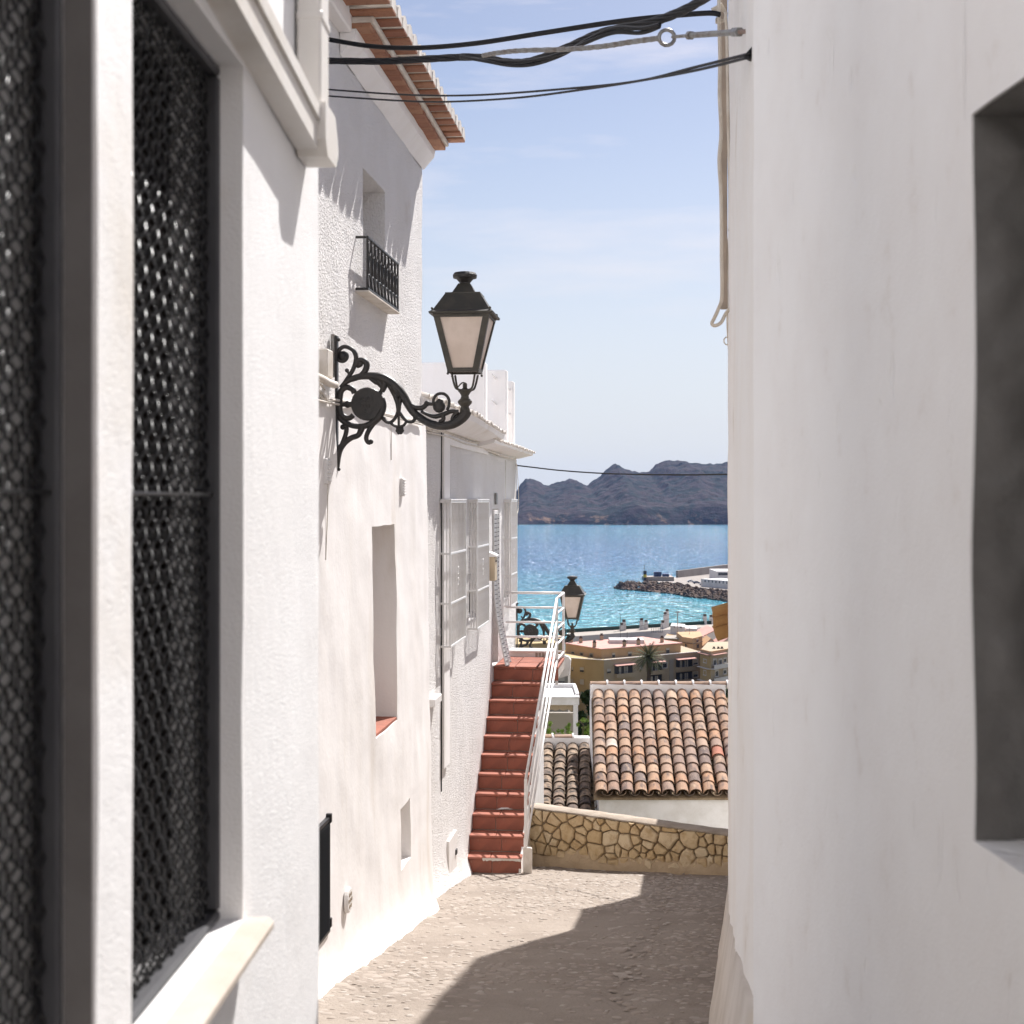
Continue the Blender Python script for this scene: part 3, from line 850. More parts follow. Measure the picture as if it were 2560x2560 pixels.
# ochre tile eave that pokes out low behind the wall
can = empty('tile_canopy', 'ochre clay tile eave poking out past the right wall over the rooftops', 'canopy', P(1822, 1600, 17.6))
for k, (pa, pb, pc, pd) in enumerate([((1778, 1520), (1850, 1500), (1850, 1522), (1781, 1541)), ((1779, 1541), (1850, 1522), (1850, 1548), (1783, 1566)), ((1780, 1566), (1850, 1548), (1850, 1580), (1793, 1600))]):
    Yk = 17.35 + 0.10 * k
    q = MB()
    v0, v1, v2, v3 = P(*pa, Yk), P(*pb, Yk), P(*pc, Yk + 0.05), P(*pd, Yk + 0.05)
    n_ = 6
    for i in range(n_ + 1):
        ff = i / n_
        bulge = -0.05 * math.sin(math.pi * ff)
        for j in range(9):
            gg = j / 8
            p = v0.lerp(v1, gg).lerp(v3.lerp(v2, gg), ff)
            q.v.append((p.x + 0.02 * nz(p.x, p.z, k, 9) * (1 if j == 0 else 0.2), p.y + bulge, p.z))
    for i in range(n_):
        for j in range(8):
            kk = i * 9 + j; q.f.append((kk, kk + 1, kk + 10, kk + 9))
    o = q.build('eave_tile', m_ochre, can, smooth=True)
    o.modifiers.new('thickness', 'SOLIDIFY').thickness = 0.02

# ------------------------------------------------------------------ middle house on the left (rough stucco above, limewash below)
C = Fr(-2.25, 0.104)
s_end = C.hit(1055, 900)[0]
s_near = 6.2
z_led = E + 0.70
mid = empty('white_house', 'tall white stucco house on the left carrying the near street lamp', 'house', (s_end - 2, 0.3, ground(12)), C)
wa, wz1 = C.hit(906, 417); wb, _ = C.hit(963, 475)
gz0 = C.hit(906, 733)[1]
up = wall(s_near, s_end, z_led - 0.02, E + 3.52, [(wa, wb, gz0, wz1)], 0.32, 1, res=0.10, amp=0.010, back=0.0, edge=0.010)
up.build('wall', m_stucco, mid, smooth=True)
na, nz1 = C.hit(928, 1316, -0.045); nb_, _ = C.hit(988, 1310, -0.055); nz0 = C.hit(932, 1848, -0.06)[1]
ha, hz1 = C.hit(998, 2024, -0.08); hb, _ = C.hit(1024, 2024, -0.08); hz0 = C.hit(998, 2176, -0.08)[1]
da, dz1 = C.hit(760, 2048, -0.118); db, _ = C.hit(832, 2040, -0.118); dzb = C.hit(832, 2330, -0.118)[1]; dz1 = C.hit(832, 2042, -0.118)[1]
def batter(s, z):
    d = 0.035 + 0.016 * max(0.0, z_led - z)
    g = ground(s * math.cos(math.atan(0.104)))
    d += 0.07 * math.exp(-max(0, z - g) / 0.09) * (1 + 0.3 * nz(s, 0, 0, 2.0))
    return d
low = wall(s_near, s_end + 0.02, -2.9, z_led, [(na, nb_, nz0, nz1), (ha, hb, hz0, hz1, 0.16)], 0.32, 1, res=0.075, amp=0.012, fn=batter, back=0.0, edge=0.012)
low.build('wall', m_smooth, mid, smooth=True)
MB().box((s_near, 0.325, -2.9), (s_end - 0.002, 5.0, E + 3.515)).build('house_body', m_stucco, mid)
# terracotta floor tile of the tall niche
MB().bbox((na + 0.01, -0.07, nz0 + 0.002), (nb_ - 0.01, 0.30, nz0 + 0.03), 0.005).build('niche_tile', m_terra, mid)
# shutter deep inside the upper window
MB().box((wa, 0.30, gz0), (wb, 0.319, wz1)).build('window', m_slat, mid)
# black grille hatch
q = MB()
zc = lambda s: 0
f_ = 0.03
N0 = -0.098
for (a, b_, c_, d_) in ((da, db, dz1 - f_, dz1), (da, db, dzb, dzb + f_), (da, da + f_, dzb, dz1), (db - f_, db, dzb, dz1)):
    q.bbox((a, N0 - 0.004, c_), (b_, N0 + 0.03, d_), 0.003)
hatch = q.build('hatch', m_black, mid)
q = MB()
n_ = 44
for k in range(n_):
    z = dzb + f_ + (dz1 - dzb - 2 * f_) * (k + 0.5) / n_
    q.add([(da + f_, N0 - 0.012, z - 0.007), (db - f_, N0 - 0.012, z - 0.007), (db - f_, N0 + 0.012, z + 0.006), (da + f_, N0 + 0.012, z + 0.006)], [(0, 1, 2, 3)])
q.build('louvre_slats', m_matblack, hatch)
MB().box((da + f_, N0 + 0.014, dzb + f_), (db - f_, N0 + 0.028, dz1 - f_)).build('backing', m_matblack, hatch)
for zz in (dz1 - 0.04, dzb + 0.03):
    MB().bbox((db - 0.015, N0 - 0.012, zz), (db + 0.02, N0 + 0.03, zz + 0.06), 0.004).build('hinge', m_black, hatch)
# round perforated vent
vs_, vz_ = C.hit(870, 2250, -0.11)
q = MB(); q.lathe([(0.088, 0), (0.088, -0.018), (0.075, -0.026)], (vs_, -0.10, vz_), 20, axis='y')
vo = q.build('round_vent', m_vent, mid, smooth=False)
q = MB()
for k in range(7):
    rr = 0 if k == 0 else 0.045
    g = k * math.pi / 3
    q.lathe([(0.014, 0), (0.014, -0.003)], (vs_ + rr * math.cos(g), -0.1255, vz_ + rr * math.sin(g)), 8, axis='y')
q.build('vent_hole', m_joint, vo)
# small louvred air vents
for (px, py, hh) in ((1005, 1218, 0.155), (816, 1178, 0.17)):
    s, z = C.hit(px, py, -0.05)
    v = MB().bbox((s - 0.06, -0.068, z - hh / 2), (s + 0.06, -0.03, z + hh / 2), 0.006).build('air_vent', m_vent, mid)
    for k in range(6):
        zz = z - hh / 2 + hh * (k + 0.7) / 6.6
        MB().bbox((s - 0.045, -0.078, zz), (s + 0.045, -0.066, zz + 0.008), 0.002).build('vent_slat', m_vent, v)
# painted conduits along the ledge and the junction box by the lamp
q = MB()
def run(q, pts, r, fr, N=-0.06):
    pts3 = []
    for (px, py) in pts:
        s, z = fr.hit(px, py, N); pts3.append((s, N, z))
    q.tube(smooth_path(pts3, 4), r, 7)
run(q, [(760, 928), (800, 945), (822, 957), (838, 962)], 0.026, C, -0.075)
run(q, [(790, 972), (806, 984), (818, 1002), (836, 1000), (880, 1008), (960, 1034), (1056, 1056)], 0.010, C)
run(q, [(790, 1000), (830, 1008), (900, 1020), (980, 1042), (1058, 1062)], 0.009, C)
run(q, [(800, 960), (812, 975), (800, 990), (815, 1000)], 0.007, C)
run(q, [(978, 1060), (978, 1150)], 0.004, C, -0.045)
run(q, [(820, 1205), (818, 1300), (814, 1400)], 0.004, C, -0.06)
q.build('painted_conduit', m_conduit, mid, smooth=True)
s, z = C.hit(822, 905, -0.05)
MB().bbox((s - 0.14, -0.075, z - 0.11), (s + 0.02, -0.01, z + 0.075), 0.008).build('junction_box', m_conduit, mid)
# eave: plaster cornice, brick course, plaster course, tile ends
e0, _ = C.hit(884, 80, -0.10); e1 = s_end + 0.05
zc0 = E + 3.28
prof_ = [(0.0, -0.15), (-0.105, -0.03), (-0.115, 0.03), (0.0, 0.03)]
q = MB()
n_ = 30
for i in range(n_ + 1):
    s = e0 + (e1 - e0) * i / n_
    for (N_, z_) in prof_:
        q.v.append((s, N_ - 0.002 + 0.006 * nz(s, z_, 0, 4), zc0 + z_ + 0.008 * nz(s, N_, 3, 3)))
for i in range(n_):
    for j in range(3):
        k = i * 4 + j; q.f.append((k, k + 4, k + 5, k + 1))
q.f.append((n_ * 4, n_ * 4 + 1, n_ * 4 + 2, n_ * 4 + 3)); q.f.append((3, 2, 1, 0))
q.build('cornice', m_smooth, mid)
zb1 = zc0 + 0.032
br = MB(); br.bbox((-0.068, -0.115, -0.018), (0.068, 0.115, 0.018), 0.004)
brm, _ = br.mesh('eave_brick', False, (0, 0, 0)); brm.materials.append(m_brick)
nbk = int((e1 - e0) / 0.141)
for k in range(nbk):
    place('eave_brick', brm, mid, (e0 + 0.07 + 0.141 * k, -0.105 + RND.uniform(-0.004, 0.004), zb1 + 0.018), (0, 0, RND.uniform(-0.02, 0.02)))
MB().bbox((e0, -0.245, zb1 + 0.037), (e1 + 0.02, 0.1, zb1 + 0.085), 0.01).build('eave_mortar', m_mortar, mid)
# tile ends: clay soffit boards with mortar-filled mouths and the tile over them
zt1 = zb1 + 0.088
s1_ = MB(); s1_.bbox((-0.062, -0.17, 0), (0.062, 0.17, 0.022), 0.004); m1, _ = s1_.mesh('eave_soffit_tile', False, (0, 0, 0)); m1.materials.append(m_brick)
s2_ = MB()
arc = [(0.088 * math.cos(math.pi * k / 8), 0.115 * math.sin(math.pi * k / 8)) for k in range(9)]
s2_.prism([(x, -0.168, max(0.0, z) * 0.95 + 0.023) for x, z in arc], (0, 0.30, 0)); m2, _ = s2_.mesh('mortar_plug', False, (0, 0, 0)); m2.materials.append(m_mortar)
def cover_tile(L_, r0, r1, th=0.011, seg=8):
    """half-round tile: low end (y=0) radius r0, high end (y=L) radius r1"""
    q = MB(); vs = []; fs = []
    for (y, r) in ((0, r0), (L_ * 0.5, (r0 + r1) / 2), (L_, r1)):
        for rr in (r, r - th):
            for k in range(seg + 1):
                g = math.pi * k / seg
                vs.append((rr * math.cos(g), y, rr * math.sin(g) * 0.80))
    w = seg + 1
    for i in range(2):
        o_ = i * 2 * w
        for k in range(seg):
            fs.append((o_ + k, o_ + k + 1, o_ + 2 * w + k + 1, o_ + 2 * w + k))
            fs.append((o_ + w + k + 1, o_ + w + k, o_ + 3 * w + k, o_ + 3 * w + k + 1))
    for (o0, o1, flip) in ((0, w, 0), (4 * w, 5 * w, 1)):
        b0 = len(vs)
        vs += [vs[o0 + k] for k in range(w)] + [vs[o1 + k] for k in range(w)]
        for k in range(seg):
            f_ = (b0 + k + 1, b0 + k, b0 + w + k, b0 + w + k + 1)
            fs.append(f_[::-1] if flip else f_)
    fs += [(0, 2 * w, 3 * w, w), (2 * w, 4 * w, 5 * w, 3 * w), (w - 1, 2 * w - 1, 4 * w - 1, 3 * w - 1), (3 * w - 1, 4 * w - 1, 6 * w - 1, 5 * w - 1)]
    return q.add(vs, fs)
tm, _ = cover_tile(0.42, 0.098, 0.084).mesh('roof_tile', True, (0, 0, 0)); tm.materials.append(m_tile_old)
nt_ = int((e1 + 0.05 - e0 + 0.9) / 0.222)
for k in range(nt_):
    s = e1 + 0.0 - 0.222 * k
    jz_ = RND.uniform(-0.006, 0.006)
    place('eave_soffit_tile', m1, mid, (s, -0.225, zt1 + jz_))
    place('mortar_plug', m2, mid, (s, -0.225, zt1 + jz_), (0, 0, RND.uniform(-0.05, 0.05)))
    place('roof_tile', tm, mid, (s, -0.365, zt1 + 0.045 + jz_), (math.radians(14), 0, RND.uniform(-0.03, 0.03)))
    place('roof_tile', tm, mid, (s, -0.10, zt1 + 0.125 + jz_), (math.radians(14), 0, RND.uniform(-0.03, 0.03)))
# taller block with its own ledge where the cornice starts
MB().bbox((s_near, -0.09, zc0 + 0.0), (e0 - 0.003, 0.4, 6.8), 0.012).build('parapet_block', m_smooth, mid)
q = MB()
q.prism([(s_near, -0.20, zt1 + 0.075), (e1 + 0.02, -0.20, zt1 + 0.075), (e1 + 0.02, 3.0, zt1 + 0.80), (s_near, 3.0, zt1 + 0.80)], (0, 0, 0.06))
q.build('roof_deck', m_tile_old, mid)
# ------------------------------------------------------------------ little balcony grille on the middle house
bs0, bz1 = C.hit(918, 590, -0.085); bs1, _ = C.hit(994, 650, -0.085); bz0 = C.hit(917, 728, -0.085)[1]
bs0 -= 0.02
bal = empty('window_grille', 'small black wrought iron grille balcony under the upper stucco window', 'grille', (bs0, -0.04, bz0), C)
q = MB()
q.bbox((bs0, -0.098, bz1 - 0.018), (bs1, -0.078, bz1), 0.003); q.bbox((bs0, -0.098, bz0 + 0.01), (bs1, -0.078, bz0 + 0.028), 0.003)
for s in (bs0, bs1 - 0.018):
    q.bbox((s, -0.078, bz1 - 0.018), (s + 0.018, 0.02, bz1), 0.003); q.bbox((s, -0.078, bz0 + 0.01), (s + 0.018, 0.02, bz0 + 0.028), 0.003)
q.build('rail_frame', m_iron, bal)
nb = 10
for k in range(nb):
    s = bs0 + 0.01 + (bs1 - bs0 - 0.02) * k / (nb - 1)
    q = MB(); q.tube([(s, -0.088, bz0 + 0.02), (s, -0.088, bz1 - 0.01)], 0.0085, 6)
    q.build('baluster', m_iron, bal)
    if k < nb - 1:
        w = (bs1 - bs0) / (nb - 1)
        q = MB()
        for (zz, sg) in ((bz0 + 0.085, 1), (bz1 - 0.085, -1)):
            pts = [(s + w * (0.5 + 0.36 * math.cos(a)), -0.088, zz + sg * 0.05 * math.sin(a)) for a in [k2 * 0.55 for k2 in range(10)]]
            q.tube(pts, 0.0075, 5)
        q.tube([(s + w * 0.5, -0.088, bz0 + 0.14), (s + w * 0.35, -0.088, (bz0 + bz1) / 2), (s + w * 0.55, -0.088, bz1 - 0.13)], 0.007, 5)
        q.build('scroll', m_iron, bal)
MB().bbox((bs0 - 0.01, -0.104, bz0 - 0.008), (bs1 + 0.005, 0.03, bz0 + 0.006), 0.003).build('shelf', m_mortar, bal)

# ------------------------------------------------------------------ the terrace house with the outside stair
D = Fr(-2.42, 0.11)
t_end = D.hit(1290, 1300)[0]; t_near = 13.55
g1 = (D.hit(1124, 1257, -0.10)[0], D.hit(1162, 1257, -0.10)[0]); g2 = (D.hit(1191, 1255, -0.10)[0], D.hit(1220, 1255, -0.10)[0]); g3 = (D.hit(1276, 1250, -0.10)[0], D.hit(1291, 1250, -0.10)[0])
gzt, gzb = E - 0.02, E - 1.56
dr = (D.hit(1231, 1400)[0], D.hit(1246, 1400)[0])
S0 = 17.10; TR = 0.27; NS = 11; RISE = 0.196
zg = ground(17.0)
z_land = zg + RISE * NS
ter = empty('white_house', 'white roughcast terrace house with three barred windows above the red stair', 'house', (17, 0.3, ground(17)), D)
dz_top = D.hit(1232, 1272)[1]
ops = [(g1[0] + 0.05, g1[1] - 0.05, gzb + 0.08, gzt - 0.08), (g2[0] + 0.05, g2[1] - 0.05, gzb + 0.08, gzt - 0.08), (g3[0] + 0.05, min(g3[1] - 0.05, t_end - 0.12), gzb + 0.08, gzt - 0.08), (dr[0], dr[1], z_land, dz_top)]
def tbat(s, z):
    g = ground(s); d = 0.0
    if z < g + 1.2 and s < 17.2: d += 0.10 * math.exp(-max(0, z - g) / 0.13)
    return d
wall(t_near - 0.6, t_end, -4.6, E + 0.84, ops, 0.16, 1, res=0.10, amp=0.010, fn=tbat, back=0.0, edge=0.004).build('wall', m_stucco, ter, smooth=True)
MB().box((t_near - 0.6, 0.163, -4.6), (t_end - 0.003, 5, E + 0.835)).build('house_body', m_smooth, ter)
# smooth pilaster strips and frame band of the upper wall
ps = D.hit(1102, 1400)[0]; pe = D.hit(1117, 1400)[0]
zfr = E + 0.62
MB().bbox((ps + 0.02, -0.035, D.hit(1110, 1915)[1]), (pe, 0.0, zfr + 0.16), 0.006).build('pilaster', m_smooth, ter)
MB().bbox((pe + 0.002, -0.028, zfr - 0.02), (D.hit(1215, 1150)[0], 0.0, zfr + 0.14), 0.006).build('wall_band', m_smooth, ter)
MB().bbox((ps - 0.006, -0.012, -1.5), (ps + 0.012, -0.002, E + 0.85), 0.002).build('wall_crack', m_dark, ter)  # thin dark strip laid on the wall for the vertical crack
# windows behind the bars
for (a, b_, c_, d_) in ops[:3]:
    w = MB()
    for (x0, x1, z0, z1) in ((a, b_, c_, c_ + 0.05), (a, b_, d_ - 0.05, d_), (a, a + 0.05, c_ + 0.05, d_ - 0.05), (b_ - 0.05, b_, c_ + 0.05, d_ - 0.05)):
        w.box((x0 + 0.001, 0.09, z0 + 0.001), (x1 - 0.001, 0.13, z1 - 0.001))
    wo = w.build('window', m_white, ter)
    MB().box((a + 0.05, 0.125, c_ + 0.05), (b_ - 0.05, 0.135, c_ + 0.3)).build('pane', m_dark, wo)
    ns_ = 22
    for k in range(ns_):
        z = c_ + 0.3 + (d_ - 0.05 - c_ - 0.3) * k / ns_
        MB().bbox((a + 0.052, 0.105, z), (b_ - 0.052, 0.118, z + (d_ - c_ - 0.35) / ns_ - 0.006), 0.003).build('shutter_slat', m_slat, wo)
# projecting white bar cages
for gi, (a, b_) in enumerate((g1, g2, g3)):
    if gi == 2: b_ = min(b_, t_end - 0.02)
    lab = ['white barred window cage nearest the tall pilaster, leftmost of three', 'white barred window cage just left of the cream mailbox', 'white barred window cage at the far end of the terrace wall, beyond the mailbox'][gi]
    cg = empty('window_cage', lab, 'window bars', (a, -0.05, gzb), D, group='white window cages')
    q = MB(); r_ = 0.011; Nf = -0.105
    for z in (gzt, gzb + 0.004, gzt - 0.55, gzt - 1.08):
        q.bbox((a, Nf - r_, z - r_), (b_, Nf + r_, z + r_), 0.002)
    for s in (a, b_):
        q.bbox((s - r_, Nf - r_, gzb), (s + r_, Nf + r_, gzt), 0.002)
        for z in (gzt, gzb + 0.004, gzt - 0.55, gzt - 1.08):
            q.bbox((s - r_, Nf + r_, z - r_), (s + r_, 0.03, z + r_), 0.002)
    q.build('cage_frame', m_rail, cg)
    MB().bbox((a - 0.02, Nf - 0.015, gzt + 0.012), (b_ + 0.02, 0.0, gzt + 0.03), 0.003).build('cage_top', m_rail, cg)
    n_ = 11
    for k in range(1, n_):
        s = a + (b_ - a) * k / n_
        MB().tube([(s, Nf, gzb), (s, Nf, gzt)], 0.0075, 6).build('bar', m_rail, cg)
    for k in range(1, 3):
        for s in (a, b_):
            MB().tube([(s, Nf * k / 3, gzb), (s, Nf * k / 3, gzt)], 0.0075, 6).build('bar', m_rail, cg)
    q = MB(); sm = (a + b_) / 2
    for dz in (-0.06, 0.06):
        for sg in (-1, 1):
            q.tube([(sm + sg * (0.03 + 0.03 * math.cos(t_)), Nf - 0.004, (gzt - 0.81) + dz + 0.04 * math.sin(t_)) for t_ in [k2 * 0.6 for k2 in range(9)]], 0.005, 5)
    q.build('bar_scroll', m_rail, cg)
# door: lattice strip curtain bellying out of the doorway
door = empty('door', 'white lattice door curtain swinging out at the stair top', 'door', (dr[0] + 0.2, 0.0, z_land), D)
MB().box((dr[0] + 0.002, 0.12, z_land), (dr[1] - 0.002, 0.15, dz_top)).build('doorway_panel', m_white, door)
MB().bbox((dr[0] + 0.01, -0.03, dz_top - 0.10), (dr[0] + 0.40, 0.08, dz_top - 0.02), 0.004).build('curtain_rail', m_white, door)
q = MB(); q2 = MB()
nh, nv_ = 34, 6
def curt(i, j):
    f = i / nh
    z = dz_top - 0.08 - (dz_top - 0.08 - z_land - 0.02) * f
    off = -0.015 - 0.17 * max(0, (f - 0.45) / 0.55) ** 1.6
    s = dr[0] + 0.03 + 0.5 * j / nv_
    return Vector((s, off - 0.03 * math.sin(j * 1.1), z))
for j in range(nv_ + 1):
    q2.tube([curt(i, j) for i in range(nh + 1)], 0.011, 5)
q2.build('lattice_strip', m_rail, door)
q3 = MB()
for i in range(nh):
    for j in range(nv_):
        a, b_, c_, d_ = curt(i, j), curt(i, j + 1), curt(i + 1, j + 1), curt(i + 1, j)
        q3.add([a.lerp(d_, 0.10), b_.lerp(c_, 0.10), b_.lerp(c_, 0.88), a.lerp(d_, 0.88)], [(0, 1, 2, 3)])
oc = q3.build('curtain', m_rail, door); oc.modifiers.new('thickness', 'SOLIDIFY').thickness = 0.004
q4 = MB()
for i in range(0, nh + 1):
    q4.tube([curt(i, j) + Vector((0, -0.006, 0)) for j in range(nv_ + 1)], 0.006, 4)
q4.build('lattice_cord', m_frame, door)
# mailbox
ms, mz = D.hit(1228, 1452, -0.12)
mzt = D.hit(1228, 1392, -0.12)[1]
mbx = empty('mailbox', 'cream metal mailbox with pitched lid beside the lattice door', 'mailbox', (ms, -0.08, mz), D)
q = MB(); q.bbox((ms - 0.02, -0.17, mz), (ms + 0.22, -0.005, mzt), 0.006); q.build('box', m_mailbox, mbx)
q = MB(); q.prism([(ms - 0.04, -0.19, mzt + 0.001), (ms - 0.04, -0.19, mzt + 0.02), (ms - 0.04, -0.09, mzt + 0.065), (ms - 0.04, 0.0, mzt + 0.03), (ms - 0.04, 0.0, mzt + 0.001)], (0.28, 0, 0)); q.build('lid', m_white, mbx)
MB().bbox((ms + 0.05, -0.178, mzt - 0.07), (ms + 0.16, -0.169, mzt - 0.05), 0.002).build('slot', m_dark, mbx)
# wall lamp stub above the door, and thin cable
s, z = D.hit(1239, 1245, -0.01)
MB().bbox((s - 0.06, -0.03, z - 0.09), (s + 0.06, -0.004, z + 0.07), 0.004).build('house_plate', m_steel, ter)
q = MB()
run(q, [(1264, 1150), (1264, 1300)], 0.004, D, -0.012)
run(q, [(1290, 1140), (1291, 1200), (1289, 1260), (1287, 1320), (1289, 1420), (1288, 1500)], 0.006, D, -0.03)
run(q, [(1292, 1160), (1296, 1220), (1296, 1270), (1291, 1290)], 0.005, D, -0.06)
run(q, [(1065, 1072), (1090, 1080), (1105, 1079), (1140, 1090), (1175, 1104), (1200, 1110), (1216, 1124), (1250, 1138), (1288, 1148)], 0.010, D, -0.04)
run(q, [(1065, 1080), (1120, 1092), (1160, 1108), (1200, 1118), (1220, 1122), (1245, 1134), (1270, 1130), (1288, 1140)], 0.008, D, -0.035)
run(q, [(1065, 1066), (1090, 1074), (1130, 1081), (1180, 1099), (1212, 1108)], 0.012, D, -0.05)
q.build('painted_conduit', m_conduit, ter, smooth=True)
# meter hatch low on the wall
s, z = D.hit(1126, 2140, -0.0)
mh = MB().bbox((s - 0.28, -0.03, z - 0.23), (s + 0.28, -0.001, z + 0.23), 0.005).build('meter_hatch', m_white, ter)
MB().bbox((s + 0.16, -0.045, z - 0.03), (s + 0.24, -0.031, z + 0.03), 0.004).build('lock', m_frame, mh)
s, z = D.hit(1083, 1752, -0.03)
MB().bbox((s - 0.2, -0.08, z - 0.04), (s + 0.25, -0.002, z + 0.045), 0.01).build('service_box', m_white, ter)
# canopy slab in two lengths with ragged tile-and-mortar edge
c1a, c1b = t_near - 0.08, D.hit(1262, 1085, -0.32)[0]
z1c = E + 0.66
def can_p(s):
    return 0.12 + 0.20 * min(1.0, max(0.0, (s - c1a) / 2.2))
def can_z(s):
    return E + 0.99 - 0.14 * min(1.0, max(0.0, (s - c1a) / 5.0))
q = MB(); n_ = 24
for i in range(n_ + 1):
    s = c1a + (c1b - c1a) * i / n_; p_ = can_p(s); ze_ = can_z(s) + 0.008 * nz(s, 0, 2, 2)
    q.v += [(s, 0.0, E + 0.73), (s, -0.35 * p_, E + 0.735), (s, -p_ + 0.02, ze_ - 0.075), (s, -p_, ze_ - 0.02), (s, 0.0, ze_ + 0.02)]
for i in range(n_):
    for j in range(4):
        k = i * 5 + j; q.f.append((k, k + 1, k + 6, k + 5))
q.f += [(0, 1, 2, 3, 4), tuple(n_ * 5 + j for j in (4, 3, 2, 1, 0))]
q.build('canopy', m_smooth, ter)
c2b = t_end + 0.30
q = MB()
q.prism([(c1b - 0.45, 0.0, z1c + 0.0), (c1b - 0.45, -0.24, z1c + 0.055), (c1b - 0.45, -0.25, z1c + 0.095), (c1b - 0.45, 0.0, z1c + 0.13)], (c2b - c1b + 0.45, 0, 0))
q.build('canopy', m_smooth, ter)
rt, _ = cover_tile(0.22, 0.052, 0.045, 0.012, 6).mesh('edge_tile', False, (0, 0, 0)); rt.materials.append(m_mortar)
k = 0; s = c1a + 0.1
while s < c1b:
    place('edge_tile', rt, ter, (s, -can_p(s) - 0.025 + RND.uniform(-0.01, 0.015), can_z(s) - 0.02 + RND.uniform(-0.01, 0.01)), (math.radians(RND.uniform(5, 18)), 0, RND.uniform(-0.1, 0.1)), (1, 1, RND.uniform(0.7, 1.2)))
    s += 0.118
s = c1b - 0.42
while s < c2b:
    place('edge_tile', rt, ter, (s, -0.275 + RND.uniform(-0.01, 0.015), z1c + 0.088 + RND.uniform(-0.01, 0.008)), (math.radians(RND.uniform(5, 18)), 0, RND.uniform(-0.1, 0.1)), (1, 1, RND.uniform(0.6, 1.0)))
    s += 0.118
# stepped roof-terrace partitions with clothes-line rods
def part_wall(px0, px1, py_top, s, name='terrace_partition'):
    a = 0.0
    zt_ = D.hit(px1, py_top)[1]
    q = MB()
    q.bbox((s, -0.005, E + 0.838), (s + 0.22, 2.6, zt_), 0.02)
    return q.build(name, m_smooth, ter), zt_
sA = D.hit(1218, 1000)[0]; sB = D.hit(1270, 1000)[0]; sC = D.hit(1287, 1000)[0]
_, zA = part_wall(1055, 1218, 908, sA - 0.22)
_, zB = part_wall(1218, 1270, 927, sB - 0.22)
_, zC = part_wall(1270, 1287, 955, sC - 0.22)
for (s, zt_, Nn) in ((sB - 0.22, zB, 0.16), (sC - 0.22, zC, 0.06)):
    for dz in (0.12, 0.50):
        MB().tube([(s - 0.55, Nn, zt_ - dz + 0.02), (s + 0.01, Nn - 0.0, zt_ - dz - 0.02)], 0.014, 6).build('line_rod', m_rail, ter)

# ------------------------------------------------------------------ red tiled outside stair
stair = empty('outside_stair', 'terracotta tiled outside stair rising beside the roughcast wall', 'stair', (S0, -0.35, zg), D)
wid = lambda s: 0.665 + 0.012 * (s - S0)
def slab(q, s0, s1, z0, z1, nin=-0.004, ext=0.0, c=0.004, w0=None):
    w0 = (w0 or wid(s0)) + ext
    q.bbox((s0, -w0, z0), (s1, nin, z1), c)
for i in range(NS):
    s = S0 + i * TR; z = zg + RISE * (i + 1)
    last = i == NS - 1
    tl = 1.28 if last else TR + 0.02
    w = wid(s) if not last else 0.90
    nt2 = 3 if last else 2
    st = MB(); slab(st, s + 0.012, s + (1.28 if last else TR + 0.3), (z - RISE - (0.3 if i == 0 else 0.4)), z - 0.032, ext=-0.01, w0=w) if not last else slab(st, s + 0.012, s + 1.25, z - 0.17, z - 0.032, ext=-0.01, w0=w)
    so = st.build('step', m_grout, stair)
    cut = RND.uniform(0.4, 0.62)
    edges = [0, cut, 1] if not last else [0, 0.33, 0.67, 1]
    for a, b_ in zip(edges, edges[1:]):
        if last:
            for f0, f1 in ((0, 0.36), (0.36, 0.72), (0.72, 1)):
                MB().bbox((s - 0.022 + tl * f0 + 0.003, -w * b_ + 0.003, z - 0.03), (s - 0.022 + tl * f1 - 0.002, -w * a - 0.006, z + RND.uniform(-0.001, 0.001)), 0.004).build('tread_tile', m_terra, so)
        else:
            MB().bbox((s - 0.022, -w * b_ + 0.002, z - 0.03), (s + tl - 0.022, -w * a - 0.004, z + RND.uniform(-0.001, 0.001)), 0.005).build('tread_tile', m_terra, so)
    cut = RND.uniform(0.4, 0.62)
    for a, b_ in ((0, cut), (cut, 1)):
        MB().bbox((s, -w * b_ + 0.002, z - RISE + 0.006), (s + 0.011, -w * a - 0.004, z - 0.036), 0.003).build('riser_tile', m_terra, so)
# white flank of the stair
q = MB()
pr = [(S0 - 0.02, zg - 0.4)]
for i in range(NS):
    pr += [(S0 + i * TR - 0.01, zg + RISE * i + 0.06), ]
pr += [(S0 + NS * TR - 0.25, zg + RISE * NS - 0.20), (S0 + NS * TR - 0.25, zg - 2.5)]
q.prism([(s, -wid(s) + 0.03, z) for s, z in pr], (0, -0.028, 0))
q.build('flank', m_white, stair)
# chipped plaster on the first nosing
q = MB()
for k in range(26):
    f = k / 25
    q.v += [(S0 - 0.026, -0.20 - f * 0.46, zg + RISE - 0.006), (S0 - 0.027, -0.20 - f * 0.46, zg + RISE - 0.03 - 0.03 * abs(nz(f * 9, 0, 0, 1.3)))]
for k in range(25):
    q.f.append((2 * k, 2 * k + 1, 2 * k + 3, 2 * k + 2))
q.build('plaster_chip', m_mortar, stair)
s = S0 + 3 * TR - 0.03
pz = zg + RISE * 3 + 0.004
q = MB(); q.v = [(s, -0.27, pz), (s + 0.03, -0.33, pz + 0.02), (s + 0.08, -0.40, pz + 0.055), (s + 0.1, -0.44, pz + 0.085), (s + 0.12, -0.49, pz + 0.03), (s + 0.05, -0.53, pz), (s + 0.01, -0.42, pz + 0.01)]
q.f = [(0, 1, 6), (1, 2, 6), (2, 3, 4), (2, 4, 6), (4, 5, 6)]
